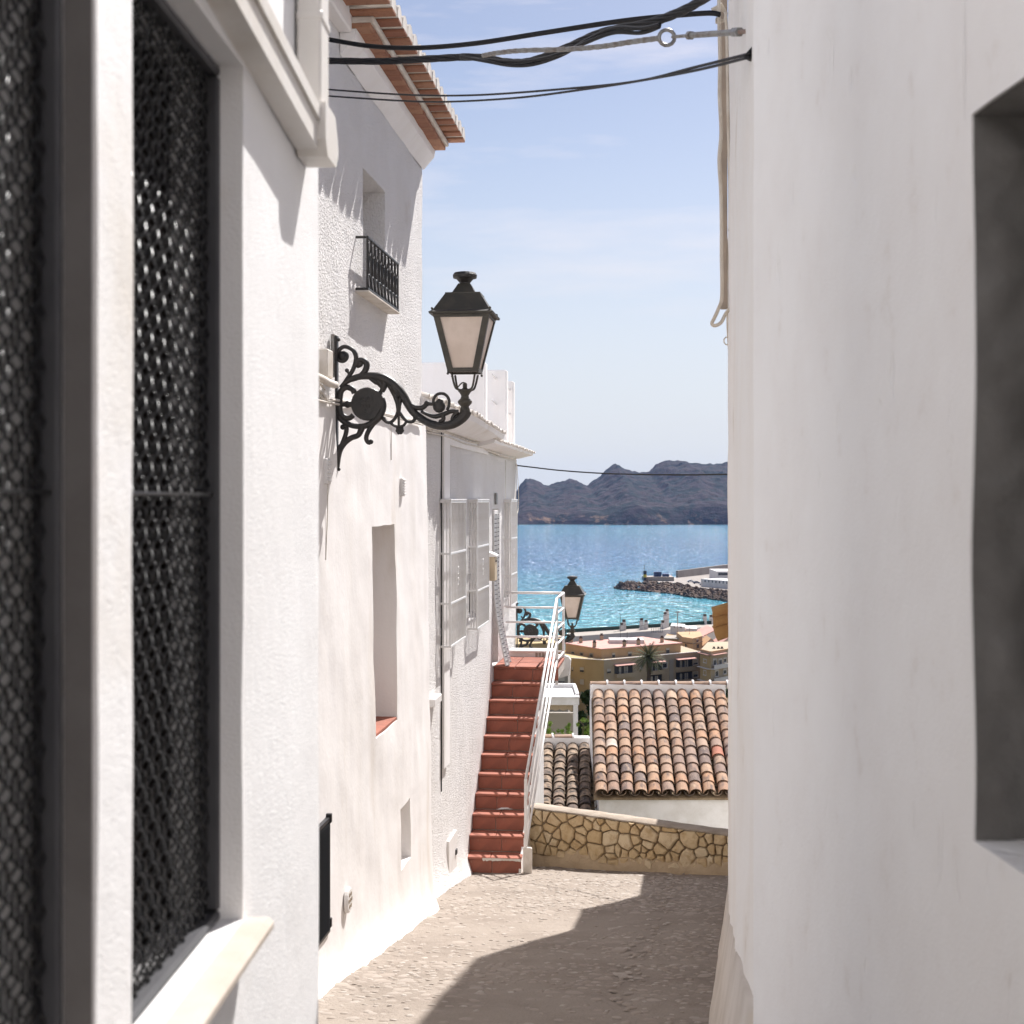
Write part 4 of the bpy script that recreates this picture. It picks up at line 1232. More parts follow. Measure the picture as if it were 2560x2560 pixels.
o = q.build('paper_scrap', m_white, None, fr=D, label='crumpled scrap of white paper lying on the fourth red step', cat='paper'); o.modifiers.new('thickness', 'SOLIDIFY').thickness = 0.002

# ------------------------------------------------------------------ white tube railing
rl = empty('stair_railing', 'white tubular railing along the red stair and landing', 'railing', (S0, -0.75, zg), D)
RT = 0.019
def pt(px, py, Y): return P(px, py, Y)
def toD(v):
    w = v - D.O
    return Vector((w.x * D.u.x + w.y * D.u.y, w.x * D.n.x + w.y * D.n.y, v.z))
S1 = S0 + (NS - 1) * TR
bot = Vector((S0 - 0.02, -wid(S0) - 0.055, 0)); top = Vector((S1 + 0.05, -0.872, 0))
zbt = zg + 1.14; ztp = z_land + 0.94
offs = [0, 0.215, 0.43, 0.645, 0.86]
sl_off = [0, 0.285, 0.57, 0.83]
bk = Vector((S1 + 1.22, -0.880, 0)); bl = Vector((S1 + 1.22, -0.03, 0))
for i, o_ in enumerate(offs):
    r_ = RT if i == 0 else RT * 0.82
    if i < 4:
        a = Vector((bot.x, bot.y, zbt - sl_off[i])); b_ = Vector((top.x, top.y, ztp - sl_off[i]))
        MB().tube([a, b_], r_ * 0.9, 8).build('sloped_bar', m_rail, rl, smooth=True)
    for (u, v) in ((top, bk), (bk, bl)):
        MB().tube([Vector((u.x, u.y, ztp - o_)), Vector((v.x, v.y, ztp - o_))], r_, 8).build('landing_bar', m_rail, rl, smooth=True)
for (p, z0, z1) in ((bot, zg - 0.05, zbt), (top, z_land - 0.25, ztp), (bk, z_land - 0.1, ztp)):
    MB().bbox((p.x - 0.018, p.y - 0.018, z0), (p.x + 0.018, p.y + 0.018, z1), 0.004).build('post', m_rail, rl)
pm = bot.lerp(top, 0.5)
MB().bbox((bot.x - 0.03, bot.y - 0.075, zg - 0.05), (bot.x + 0.03, bot.y + 0.03, zg + 0.33), 0.012).build('post_foot', m_mortar, rl)

# ------------------------------------------------------------------ street lamps on scrolled brackets
def make_lamp():
    root = empty('street_lamp', 'near black scrolled wall street lamp with milky lantern on the stucco house', 'street lamp', (0, 0, 0), rz=1e-6)
    K = 1729.0
    q2 = lambda cx, cy, y=0.0: ((cx - 200) / K, y, (900 - cy) / K)
    st = MB()
    def stroke(pts, rs, n=4, sides=7):
        if not isinstance(rs, (list, tuple)): rs = [rs] * len(pts)
        pp, rr = smooth_path([(p[0], p[1]) for p in pts], n, list(rs))
        st.tube([q2(*p) for p in pp], [1.22 * r / K for r in rr], sides)
    def blob(cx, cy, r, flat=0.8):
        st.ball(q2(cx, cy), r / K, 8, 6, (1, flat, 1))
    stroke([(270, 705), (340, 610), (395, 530), (432, 440), (440, 360), (410, 290), (350, 250), (290, 242), (238, 280), (214, 340), (232, 395), (285, 412), (328, 380), (332, 335), (292, 310), (262, 335), (275, 362)], [16, 20, 22, 24, 24, 22, 21, 21, 21, 20, 20, 20, 19, 18, 17, 16, 15])
    st.lathe([(62 / K, -0.012), (62 / K, 0.012)], q2(280, 356), 12, axis='y')
    stroke([(380, 575), (355, 555), (335, 525)], [14, 14, 14]); blob(333, 522, 26)
    stroke([(380, 640), (455, 610), (525, 560), (562, 500), (566, 445), (532, 410), (482, 402), (447, 432), (462, 472), (498, 462)], [18, 26, 30, 32, 32, 30, 26, 22, 20, 16]); st.lathe([(46 / K, -0.013), (46 / K, 0.013)], q2(482, 440), 10, axis='y')
    stroke([(255, 725), (330, 655), (420, 612), (520, 592), (620, 590), (720, 606), (800, 634), (880, 686), (950, 752), (1010, 832), (1060, 920), (1110, 1000), (1160, 1050), (1215, 1092), (1295, 1140), (1400, 1176), (1500, 1182), (1600, 1160), (1682, 1110), (1735, 1055), (1752, 1010)],
           [20, 26, 30, 34, 38, 46, 46, 46, 44, 42, 40, 38, 38, 38, 38, 40, 42, 46, 50, 54, 58], 4, 9)
    stroke([(1090, 930), (1150, 965), (1230, 968), (1275, 935)], [24, 26, 26, 24]); blob(1288, 920, 36)
    stroke([(1372, 925), (1366, 880), (1385, 835), (1430, 806), (1485, 806), (1530, 838), (1552, 890), (1548, 950), (1525, 1000)], 15)
    blob(1432, 955, 76, 0.55); blob(1442, 905, 45, 0.7)
    stroke([(1220, 1010), (1300, 1050), (1390, 1072), (1490, 1045), (1580, 1012), (1660, 1020)], [16, 18, 24, 24, 22, 24])
    stroke([(1470, 1050), (1485, 1100), (1455, 1132)], [24, 22, 20]); blob(1452, 1132, 28)
    stroke([(1660, 1015), (1610, 1060), (1590, 1110), (1600, 1160)], [24, 20, 20, 26])
    stroke([(1288, 922), (1330, 925), (1372, 925)], 18)
    # ring left of the medallion and its cross
    stroke([(425, 790), (400, 745), (330, 722), (268, 760), (243, 840), (236, 925), (246, 1010), (290, 1065), (360, 1085), (410, 1050)], [30, 30, 28, 30, 36, 40, 36, 30, 28, 26])
    stroke([(235, 922), (300, 922), (400, 922)], [26, 24, 30]); blob(340, 922, 44)
    stroke([(214, 1035), (262, 1100), (335, 1150), (430, 1180), (540, 1180), (640, 1140), (710, 1080), (755, 1000), (775, 930), (760, 850)], [24, 28, 28, 28, 30, 34, 36, 34, 26, 20])
    stroke([(785, 640), (778, 710), (748, 775)], [40, 34, 26]); blob(732, 790, 30)
    stroke([(690, 610), (730, 680), (760, 720)], [30, 34, 26]); stroke([(600, 600), (680, 660), (750, 690)], [26, 26, 22])
    stroke([(830, 670), (890, 770), (922, 850), (940, 930), (945, 1025)], [34, 34, 30, 22, 18])
    stroke([(1000, 810), (970, 870), (960, 950), (955, 1025)], [26, 26, 20, 18]); stroke([(880, 700), (930, 780), (960, 830)], [44, 46, 30])
    stroke([(942, 1020), (902, 1098), (852, 1138), (805, 1132), (766, 1092)], [18, 17, 16, 17, 20]); blob(772, 1092, 27)
    stroke([(960, 1020), (1008, 1088), (1062, 1130), (1118, 1130), (1150, 1090)], [18, 17, 16, 17, 20]); blob(1150, 1080, 30)
    stroke([(850, 1142), (900, 1178), (955, 1190), (1008, 1176), (1042, 1132)], 14); stroke([(952, 1020), (952, 1100), (954, 1195)], [14, 12, 14]); blob(950, 1025, 34)
    for k in range(7):
        g = 2 * math.pi * k / 7 + math.pi / 2
        st.ball(q2(965 + 30 * math.cos(g), 1228 - 34 * math.sin(g)), 24 / K, 6, 4, (1, 0.5, 1))
    blob(965, 1228, 34, 0.6)
    stroke([(742, 1010), (690, 1100), (630, 1180), (582, 1260), (565, 1322), (582, 1368), (615, 1380)], [34, 30, 26, 24, 24, 22, 20]); blob(620, 1366, 30)
    stroke([(525, 1165), (500, 1225), (465, 1288), (385, 1318), (312, 1368), (252, 1440), (222, 1520), (206, 1620), (200, 1705)], [34, 32, 28, 28, 30, 34, 36, 36, 34])
    stroke([(262, 1420), (308, 1310), (326, 1240), (326, 1195), (295, 1172)], [22, 24, 24, 24, 22]); blob(284, 1190, 34)
    st.build('bracket', m_iron, root, smooth=True)
    q = MB(); a, b_ = q2(196, 1720), q2(222, 110)
    q.bbox((a[0], -0.028, a[2]), (b_[0], 0.028, b_[2]), 0.004); q.bbox((q2(160, 0)[0], -0.03, q2(0, 1700)[2]), (q2(215, 0)[0], 0.03, q2(0, 1350)[2]), 0.006)
    for (cx, cy) in ((232, 158), (235, 1690)):
        q.ball(q2(cx, cy), 22 / K, 6, 4)
    wp = q.build('wall_plate', m_iron, root)
    MB().bbox((q2(150, 0)[0], -0.034, q2(0, 600)[2]), (q2(194, 0)[0], 0.034, q2(0, 95)[2]), 0.004).build('backing_strip', m_steel, root)
    md = MB(); md.lathe([(188 / K, -0.016), (198 / K, -0.006), (198 / K, 0.006), (188 / K, 0.016)], q2(580, 920), 28, axis='y'); mo = md.build('medallion', m_iron, root)
    cr_ = MB()
    for (y0, y1) in ((-0.021, -0.015), (0.015, 0.021)):
        sh = [(470, 800), (645, 800), (645, 985), (620, 1035), (560, 1055), (500, 1035), (470, 985)]
        cr_.prism([q2(x, y, y0) for x, y in sh], (0, y1 - y0, 0))
    for (cx, cy, r) in ((520, 860, 26), (595, 860, 26), (520, 940, 26), (595, 940, 26), (558, 1005, 24), (558, 900, 18)):
        cr_.ball(q2(cx, cy, -0.021), r / K, 6, 4, (1, 0.4, 1))
    cr_.build('crest', m_iron, mo)
    # stem
    cx, _, _ = q2(1738, 0)
    prf = [(62, 1030), (60, 990), (46, 960), (56, 948), (84, 915), (84, 893), (52, 862), (44, 832), (62, 800), (82, 778), (82, 766), (42, 755), (26, 740), (26, 690)]
    s_ = MB(); s_.lathe([(r / K, (900 - y) / K) for r, y in prf], (cx, 0, 0), 14); s_.build('stem', m_iron2, root, smooth=False)
    # lantern: metres from the px measures
    pv = lambda py: (1006.3 - py) / 358.0
    zb_, zt_ = pv(933), pv(801)
    hb_, ht = 0.106, 0.190
    fk = MB()
    for sx in (-1, 1):
        for sy in (-1, 1):
            fk.tube(smooth_path([(cx + sx * 0.022, sy * 0.022, (900 - 768) / K), (cx + sx * 0.052, sy * 0.05, (900 - 752) / K), (cx + sx * 0.066, sy * 0.064, (900 - 690) / K), (cx + sx * 0.078, sy * 0.078, zb_ - 0.02)], 4), 0.0075, 6)
    fk.tube(smooth_path([(cx + 0.01, 0, (900 - 690) / K), (cx - 0.02, 0, (900 - 680) / K), (cx - 0.06, 0.03, (900 - 740) / K)], 4), 0.005, 5)
    fk.build('fork', m_iron2, root, smooth=True)
    fr_ = MB()
    corner = lambda sx, sy, h, z: Vector((cx + sx * h, sy * h, z))
    for sx in (-1, 1):
        for sy in (-1, 1):
            a, b_ = corner(sx, sy, hb_, zb_), corner(sx, sy, ht, zt_)
            w = 0.021
            vs = []
            for p in (a, b_):
                vs += [p, p + Vector((-sx * 2 * w, 0, 0)), p + Vector((-sx * 2 * w, -sy * 0.006, 0)), p + Vector((-sx * 0.006, -sy * 0.006, 0)), p + Vector((-sx * 0.006, -sy * 2 * w, 0)), p + Vector((0, -sy * 2 * w, 0))]
            fr_.add(vs, [(i, (i + 1) % 6, (i + 1) % 6 + 6, i + 6) for i in range(6)] + [(0, 1, 2, 3, 4, 5), (11, 10, 9, 8, 7, 6)])
            fr_.ball(corner(sx, sy, hb_ - 0.004, zb_ - 0.022), 0.009, 6, 5); fr_.ball(corner(sx, sy, ht + 0.004, zt_ + 0.035), 0.009, 6, 5); fr_.tube([corner(sx, sy, ht + 0.004, zt_ + 0.03), corner(sx, sy, ht + 0.004, zt_)], 0.004, 5)
    for (h, z, hh) in ((hb_, zb_ - 0.012, 0.028), (ht - 0.004, zt_ - 0.022, 0.03)):
        for ax in (0, 1):
            for sg in (-1, 1):
                if ax == 0: fr_.box((cx - h, sg * h - 0.005 * sg, z), (cx + h, sg * h + 0.001 * sg, z + hh))
                else: fr_.box((cx + sg * h - 0.005 * sg, -h + 0.006, z), (cx + sg * h + 0.001 * sg, h - 0.006, z + hh))
    lan = fr_.build('lantern_frame', m_iron2, root)
    for (dx, dy) in ((0, -1), (1, 0), (0, 1), (-1, 0)):
        q = MB()
        if dx == 0: vs = [(cx - hb_ + 0.008, dy * (hb_ - 0.009), zb_ + 0.004), (cx + hb_ - 0.008, dy * (hb_ - 0.009), zb_ + 0.004), (cx + ht - 0.008, dy * (ht - 0.009), zt_ - 0.004), (cx - ht + 0.008, dy * (ht - 0.009), zt_ - 0.004)]
        else: vs = [(cx + dx * (hb_ - 0.009), -hb_ + 0.008, zb_ + 0.004), (cx + dx * (hb_ - 0.009), hb_ - 0.008, zb_ + 0.004), (cx + dx * (ht - 0.009), ht - 0.008, zt_ - 0.004), (cx + dx * (ht - 0.009), -ht + 0.008, zt_ - 0.004)]
        q.prism(vs, (-0.003 * dx, -0.003 * dy, 0)); q.build('pane', m_glass_milk, lan)
    rf = MB()
    z0 = pv(801)
    rf.lathe([(0.212, z0 + 0.0), (0.216, z0 + 0.012), (0.190, z0 + 0.028), (0.118, z0 + 0.145), (0.118, z0 + 0.152), (0.080, z0 + 0.152), (0.040, z0 + 0.222)], (cx, 0, 0), sq=True)
    ro = rf.build('lantern_roof', m_iron2, root)
    cp = MB(); cp.lathe([(0.036, z0 + 0.215), (0.036, z0 + 0.23), (0.060, z0 + 0.258), (0.080, z0 + 0.262), (0.083, z0 + 0.282), (0.072, z0 + 0.298), (0.03, z0 + 0.306)], (cx, 0, 0), 18)
    cp.build('chimney_cap', m_iron, ro, smooth=False)
    return root
lamp = make_lamp()
ls, lz = C.hit(838, 1006.3, -0.03)
lamp.location = C.W(ls, -0.035, lz)
lamp.rotation_euler = (0, 0, -math.atan(0.104))
lamp2 = copy_tree(lamp)
lamp2['label'] = 'far black scrolled street lamp seen behind the white landing rail against the sea'
tag(lamp, group='scrolled street lamps'); tag(lamp2, group='scrolled street lamps')
ls2, lz2 = D.hit(1294, 1570, 0.0)
pl = P(1292, 1576, 22.75)
lamp2.location = pl
lamp2.rotation_euler = (0, 0, -math.atan(0.11))
# short wall stub that carries the far lamp
# ------------------------------------------------------------------ overhead cables
def cable(name, label, pts, Ya, Yb, r, mat, sides=7, group='overhead cables', twist=None):
    q = MB()
    n = len(pts); x0, x1 = pts[0][0], pts[-1][0]
    p3 = []
    for (px, py) in pts:
        f = (px - x0) / (x1 - x0)
        p3.append(tuple(P(px, py, Ya + (Yb - Ya) * f)))
    path = smooth_path(p3, 8)
    if twist is None:
        q.tube(path, r, sides)
    else:
        cnt, amp_, turns = twist
        for c in range(cnt):
            pts_ = []
            for i, p in enumerate(path):
                g = 2 * math.pi * (c / cnt + turns * i / len(path))
                pts_.append(Vector(p) + Vector((0, amp_ * math.cos(g), amp_ * math.sin(g))))
            q.tube(pts_, r, 6)
    return q.build(name, mat, None, smooth=True, label=label, cat='cable', group=group)
def c1(pts): return [(780 + x * 0.5797, y * 0.5797) for x, y in pts]
cable('overhead_cable', 'thick single black cable, topmost across the alley, wound with thin wire', [(785, 95)] + c1([(60, 168), (250, 198), (450, 206), (700, 187), (1000, 141), (1300, 95), (1500, 72), (1700, 56)]) + [(1800, 36)], 9.2, 8.0, 0.0155, m_cable)
cable('cable_bundle', 'twisted bundle of black cables sagging across the alley and rising out of frame', [(785, 152)] + c1([(60, 262), (300, 264), (500, 254), (700, 246), (850, 268), (950, 262), (1100, 205), (1250, 140), (1450, 100), (1600, 45), (1720, -22), (1900, -120)]), 9.2, 5.6, 0.0082, m_cable, twist=(6, 0.0135, 5.2))
cable('cable_bundle', 'slack pair of black cables drooping below the steel strand', c1([(640, 246), (760, 262), (860, 274), (960, 268), (1080, 232), (1180, 180), (1300, 132), (1420, 132), (1500, 110)]), 7.6, 6.3, 0.0095, m_cable, twist=(2, 0.010, 1.0))
cable('steel_strand', 'grey steel support strand tied to the turnbuckle rod', c1([(735, 240), (800, 228), (900, 218), (1100, 212), (1250, 200), (1380, 180), (1500, 164)]), 7.4, 6.1, 0.007, m_steel, twist=(4, 0.0065, 6))
tb = empty('turnbuckle', 'galvanised turnbuckle rod fixing the steel strand to the right wall', 'turnbuckle', P(1700, 90, 4.9))
cc = P(*c1([(1530, 162)])[0], 6.0)
MB().tube([cc + Vector((0.033 * math.cos(a), 0, 0.033 * math.sin(a))) for a in [k * 2 * math.pi / 14 for k in range(15)]], 0.0085, 7, cap=False).build('eye', m_steel, tb, smooth=True)
p0, p1_, p2_, p3_ = [P(*c1([q_])[0], Y_) for q_, Y_ in (((1555, 159), 5.95), ((1625, 153), 5.8), ((1820, 139), 5.35), ((1985, 127), 4.75))]
MB().tube([p0, p1_], 0.007, 8).build('rod', m_steel, tb)
MB().tube([p1_, p1_.lerp(p1_ + (p2_ - p1_), 0.03), p2_], [0.017, 0.012, 0.012], 8).build('sleeve', m_steel, tb)
MB().tube([p1_, p1_.lerp(p2_, 0.06)], 0.018, 6).build('nut', m_steel, tb); MB().tube([p2_, p2_.lerp(p3_, 0.16)], 0.018, 6).build('nut', m_steel, tb)
MB().tube([p2_.lerp(p3_, 0.1), p3_], 0.0085, 8).build('threaded_end', m_rust, tb)
cable('overhead_wire', 'thin black wire, upper of the two low wires across the alley', [(785, 219)] + c1([(65, 385), (400, 408), (700, 410), (1100, 382), (1400, 350), (1650, 290), (1885, 232)]), 9.2, 4.75, 0.0055, m_cable, group='thin wires')
cable('overhead_wire', 'thin black wire, lower of the two low wires across the alley', [(785, 234)] + c1([(65, 413), (400, 435), (600, 438), (900, 420), (1200, 381), (1400, 350), (1650, 304), (1885, 247)]), 9.2, 4.75, 0.0055, m_cable, group='thin wires')
q = MB(); c = P(1876, 134, 4.76)
q.prism([c + Vector((-0.016, 0, 0.0)), c + Vector((0.005, 0, 0.024)), c + Vector((0.03, 0, 0.02)), c + Vector((0.03, 0, -0.018)), c + Vector((0.0, 0, -0.012))], (0, 0.04, 0))
q.build('wire_clamp', m_cable, None, label='small black plastic clamp holding the two thin wires on the right wall', cat='clamp')
cable('overhead_wire', 'thin black wire strung low across the view in front of the hills', [(1286, 1163), (1330, 1168), (1400, 1176), (1500, 1183), (1600, 1186), (1720, 1187), (1850, 1185)], 22.6, 16.8, 0.011, m_cable, 6, group='thin wires')

# ------------------------------------------------------------------ low rubble wall at the street end
wL, wR = Vector((0.20, 17.92, 0)), Vector((2.60, 16.62, 0))
wd_ = (wR - wL); wlen = wd_.length; wu = wd_.normalized(); wn = Vector((-wu.y, wu.x, 0))       # wn points away from the camera
class Fw:
    pass
rw = empty('stone_wall', 'low ochre rubble stone wall closing the end of the street', 'wall', tuple(wL.lerp(wR, 0.5)) [:2] + (ground(17.2),))
ztop = lambda s: ground(17.9) + 0.745 - (0.055) * s / wlen * 1.0
zbot = lambda s: ground(17.92 - (17.92 - 16.62) * s / wlen) - 0.06
def wp(s, d, z): return wL + wu * s + wn * d + Vector((0, 0, z))
rs = random.Random(21)
seeds = []
tries = 0
while len(seeds) < 130 and tries < 16000:
    tries += 1
    s, h = rs.uniform(0, wlen), rs.uniform(0, 0.86)
    mind = rs.choice([0.055, 0.075, 0.10, 0.14, 0.19, 0.21])
    if all(((s - a) * 0.95) ** 2 + (h - b_) ** 2 > ((mind + m_) / 2) ** 2 for a, b_, m_ in seeds):
        seeds.append((s, h, mind))
def clip(poly, nx_, ny_, c):
    out = []
    for i in range(len(poly)):
        p, q_ = poly[i], poly[(i + 1) % len(poly)]
        dp, dq = p[0] * nx_ + p[1] * ny_ - c, q_[0] * nx_ + q_[1] * ny_ - c
        if dp <= 0: out.append(p)
        if (dp < 0) != (dq < 0) and dp != dq:
            t_ = dp / (dp - dq); out.append((p[0] + (q_[0] - p[0]) * t_, p[1] + (q_[1] - p[1]) * t_))
    return out
ZW = zbot(wlen)
for (s, h, m_) in seeds:
    poly = [(0, 0), (wlen, 0), (wlen, 0.86), (0, 0.86)]
    for (a, b_, k_) in seeds:
        if (a, b_) == (s, h): continue
        dx, dy = a - s, b_ - h; d = math.hypot(dx, dy)
        if d > 0.6: continue
        w_ = m_ / (m_ + k_)
        c = (s * dx + h * dy) + d * d * (0.5 * 0.6 + w_ * 0.4)
        poly = clip(poly, dx, dy, c + 0.0)
        if len(poly) < 3: break
    if len(poly) < 3: continue
    top_l = ztop(s) - ZW - 0.016
    poly = clip(poly, 0, 1, top_l)
    poly = clip(poly, 0, -1, -(zbot(s) - ZW + 0.02))
    if len(poly) < 3: continue
    cx_ = sum(p[0] for p in poly) / len(poly); cy_ = sum(p[1] for p in poly) / len(poly)
    # rounded, inset outline
    pl_ = []
    for i in range(len(poly)):
        p, q_ = poly[i], poly[(i + 1) % len(poly)]
        L_ = math.hypot(q_[0] - p[0], q_[1] - p[1])
        for f in ((0.10, 0.5, 0.90) if L_ > 0.05 else (0.5,)):
            x_, y_ = p[0] + (q_[0] - p[0]) * f, p[1] + (q_[1] - p[1]) * f
            dd = math.hypot(x_ - cx_, y_ - cy_)
            ins = 0.004 + rs.uniform(0, 0.008)
            sc_ = max(0.3, 1 - ins / max(dd, 0.02))
            pl_.append((cx_ + (x_ - cx_) * sc_, cy_ + (y_ - cy_) * sc_))
    n_ = len(pl_)
    if n_ < 4: continue
    pr0 = rs.uniform(0.012, 0.035)
    q = MB()
    for (sc_, dep) in ((1.0, 0.03), (0.97, -pr0 * 0.45), (0.80, -pr0)):
        for (x_, y_) in pl_:
            xx, yy = cx_ + (x_ - cx_) * sc_, cy_ + (y_ - cy_) * sc_
            q.v.append(tuple(wp(xx, dep + 0.010 * nz(xx, yy, 5, 14), ZW + yy)))
    q.v.append(tuple(wp(cx_, -pr0 * 1.12 - rs.uniform(-0.004, 0.004), ZW + cy_)))
    for r_ in range(2):
        for k in range(n_):
            k2 = (k + 1) % n_
            q.f.append((r_ * n_ + k, r_ * n_ + k2, (r_ + 1) * n_ + k2, (r_ + 1) * n_ + k))
    for k in range(n_): q.f.append((2 * n_ + k, 2 * n_ + (k + 1) % n_, 3 * n_))
    q.build('stone', m_stone, rw)
q = MB()
q.prism([wp(0, 0.018, ZW - 0.3), wp(wlen, 0.018, ZW - 0.3), wp(wlen, 0.018, ztop(wlen) - 0.02), wp(0, 0.018, ztop(0) - 0.02)], wn * 0.24)
q.build('mortar_core', m_joint, rw)
# mortar coping
q = MB(); n_ = 50
for i in range(n_ + 1):
    s = wlen * i / n_
    for (d, z) in ((-0.006, -0.018 - 0.012 * abs(nz(s, 1, 0, 6))), (-0.012, -0.008), (-0.005, 0.0), (0.14, 0.006), (0.27, -0.005), (0.275, -0.06)):
        q.v.append(tuple(wp(s, d + 0.012 * nz(s, d, 3, 6), ztop(s) + z + 0.008 * nz(s, d, 8, 5))))
for i in range(n_):
    for j in range(5):
        k = i * 6 + j; q.f.append((k, k + 1, k + 7, k + 6))
q.build('coping', m_cap, rw, smooth=True)
# cement splash smeared over the foot
q = MB(); n_ = 90
for i in range(n_ + 1):
    s = wlen * i / n_
    hgt = 0.20 + 0.10 * nz(s, 0, 4, 2.3) + 0.06 * nz(s, 3, 4, 7)
    for j in range(6):
        f = j / 5
        dd = -0.052 + 0.058 * f ** 2.2 + 0.008 * nz(s, f, 2, 8)
        q.v.append(tuple(wp(s, dd, zbot(s) - 0.02 + (hgt + 0.08) * f)))
for i in range(n_):
    for j in range(5):
        k = i * 6 + j; q.f.append((k, k + 6, k + 7, k + 1))
q.build('cement_splash', m_splash, rw, smooth=True)

# ------------------------------------------------------------------ tiled houses below the wall
tile_m, _ = cover_tile(0.33, 0.101, 0.086).mesh('roof_tile', True, (0, 0, 0)); tile_m.materials.append(m_tile)
tile_o, _ = cover_tile(0.33, 0.101, 0.086).mesh('roof_tile', True, (0, 0, 0)); tile_o.materials.append(m_tile_old)
tile_p = tile_m.copy(); tile_p.materials.clear(); tile_p.materials.append(m_tile_pale)
tile_r = tile_m.copy(); tile_r.materials.clear(); tile_r.materials.append(m_tile_red)
chan_m, _ = cover_tile(0.33, 0.085, 0.095).mesh('channel_tile', True, (0, 0, 0)); chan_m.materials.append(m_tile_old)
def tiled_roof(root, p_eave, p_top, ncols, nrows, pitch, mesh, special={}):
    """p_eave, p_top: first column's low and high end; columns step along +x"""
    d = (p_top - p_eave); Ld = d.length; step = Ld / nrows
    el_ = math.asin(d.z / Ld); rz_ = math.atan2(-d.x, d.y)
    for c in range(ncols):
        wob = RND.uniform(-0.01, 0.01)
        for r in range(nrows):
            f = r / nrows
            p = p_eave + d * f + Vector((pitch * c + wob + RND.uniform(-0.006, 0.006), 0, 0.026 + RND.uniform(-0.003, 0.003)))
            place('roof_tile', special.get((c, r), mesh), root, p, (el_ - 0.045 + RND.uniform(-0.012, 0.012), RND.uniform(-0.05, 0.05), rz_ + RND.uniform(-0.03, 0.03)))
            if c < ncols:
                p2 = p_eave + d * f + Vector((pitch * (c + 0.5), 0, 0.062))
                place('channel_tile', chan_m, root, p2, (el_ - 0.06, math.pi, rz_))
    q = MB()
    off = Vector((0, 0, -0.045))
    a0 = p_eave + Vector((-pitch * 0.5, 0, 0)) + off; a1 = p_eave + Vector((pitch * (ncols - 0.3), 0, 0)) + off
    q.prism([a0, a1, a1 + d, a0 + d], (0, 0, -0.03))
    q.build('roof_deck', m_joint, root)
pe = P(1501, 1988, 22.0); pt_ = P(1494, 1738, 24.75)
th = empty('tiled_house', 'low white house with a sunlit clay tile roof just beyond the stone wall', 'house', (pe.x + 1.2, 24, -8))
NC = 11
tiled_roof(th, pe, pt_, NC, 12, 0.212, tile_m, {(1, 7 - 2): tile_p, (9, 4): tile_r})
q = MB()
x0, x1 = pe.x - 0.02, pe.x + 0.212 * NC + 0.3
zE = pe.z - 0.08
q.prism([(x0, 22.05, -8), (x1, 22.05, -8), (x1, 22.05, zE), (x0, 22.05, zE)], (0, 2.6, 0))
q.prism([(x0 + 0.002, 22.06, zE - 0.01), (x0 + 0.002, 24.7, pt_.z - 0.08), (x0 + 0.002, 24.7, zE - 0.01)], (x1 - x0 - 0.004, 0, 0))
q.build('wall', m_white, th)
zR = pt_.z
MB().bbox((pt_.x - 0.12, 24.80, zR - 0.3), (pt_.x + 0.212 * (NC - 1) + 0.12, 25.0, zR + 0.19), 0.02).build('ridge_mortar', m_white, th)
rm, _ = cover_tile(0.38, 0.10, 0.09).mesh('ridge_tile', True, (0, 0, 0)); rm.materials.append(m_tile)
rjoint = MB(); rjoint.lathe([(0.105, 0), (0.105, 0.03)], (0, 0, 0), 14, axis='y'); rj, _ = rjoint.mesh('ridge_joint', False, (0, 0, 0)); rj.materials.append(m_white)
k = 0; x = pt_.x - 0.10
while x < pt_.x + 0.212 * (NC - 1) + 0.05:
    place('ridge_tile', rm, th, (x + 0.29, 24.9, zR + 0.17), (0, 0, math.pi / 2), (1, 0.82, 0.7))
    place('ridge_joint', rj, th, (x + 0.29, 24.9, zR + 0.172), (0, 0, math.pi / 2), (1, 1, 0.72))
    x += 0.30
# lower, older roof to the left
pe2 = P(1362, 2060, 22.0); pt2 = P(1372, 1868, 24.9)
lo = empty('tiled_house', 'lower house with a dark weathered tile roof between stair and sunlit roof', 'house', (pe2.x + 0.3, 24, -8))
tiled_roof(lo, pe2 + Vector((-0.44, 0, 0)), pt2 + Vector((-0.44, 0, 0)), 6, 11, 0.214, tile_o)
q = MB(); x0 = pe2.x - 1.2
q.prism([(x0, 22.06, -8), (pe.x - 0.04, 22.06, -8), (pe.x - 0.04, 22.06, pe2.z - 0.2), (x0, 22.06, pe2.z - 0.2)], (0, 2.8, 0))
q.build('wall', m_white, lo)
MB().bbox((x0, 24.92, pt2.z - 0.4), (pe.x - 0.0, 25.12, pt2.z + 0.17), 0.02).build('ridge_mortar', m_white, lo)
x = x0
while x < pe.x - 0.35:
    place('ridge_tile', rm, lo, (x + 0.34, 25.02, pt2.z + 0.16), (0, 0, math.pi / 2), (1, 0.9, 0.6))
    place('ridge_joint', rj, lo, (x + 0.34, 25.02, pt2.z + 0.162), (0, 0, math.pi / 2), (1, 1, 0.62))
    x += 0.36

# ------------------------------------------------------------------ unseen white house added behind the viewer to bounce sun forward
bounce_house = empty('white_house', 'unseen white house added behind the viewer to bounce sunlight into the alley', 'house', (0, -6.2, 0.95))
MB().bbox((-7, -11, 0.3), (7, -6.0, 7.5), 0.02).build('wall', m_smooth, bounce_house)
MB().bbox((-0.5, -6.03, 0.95), (0.5, -5.99, 3.05), 0.01).build('door', m_dark_board, bounce_house)

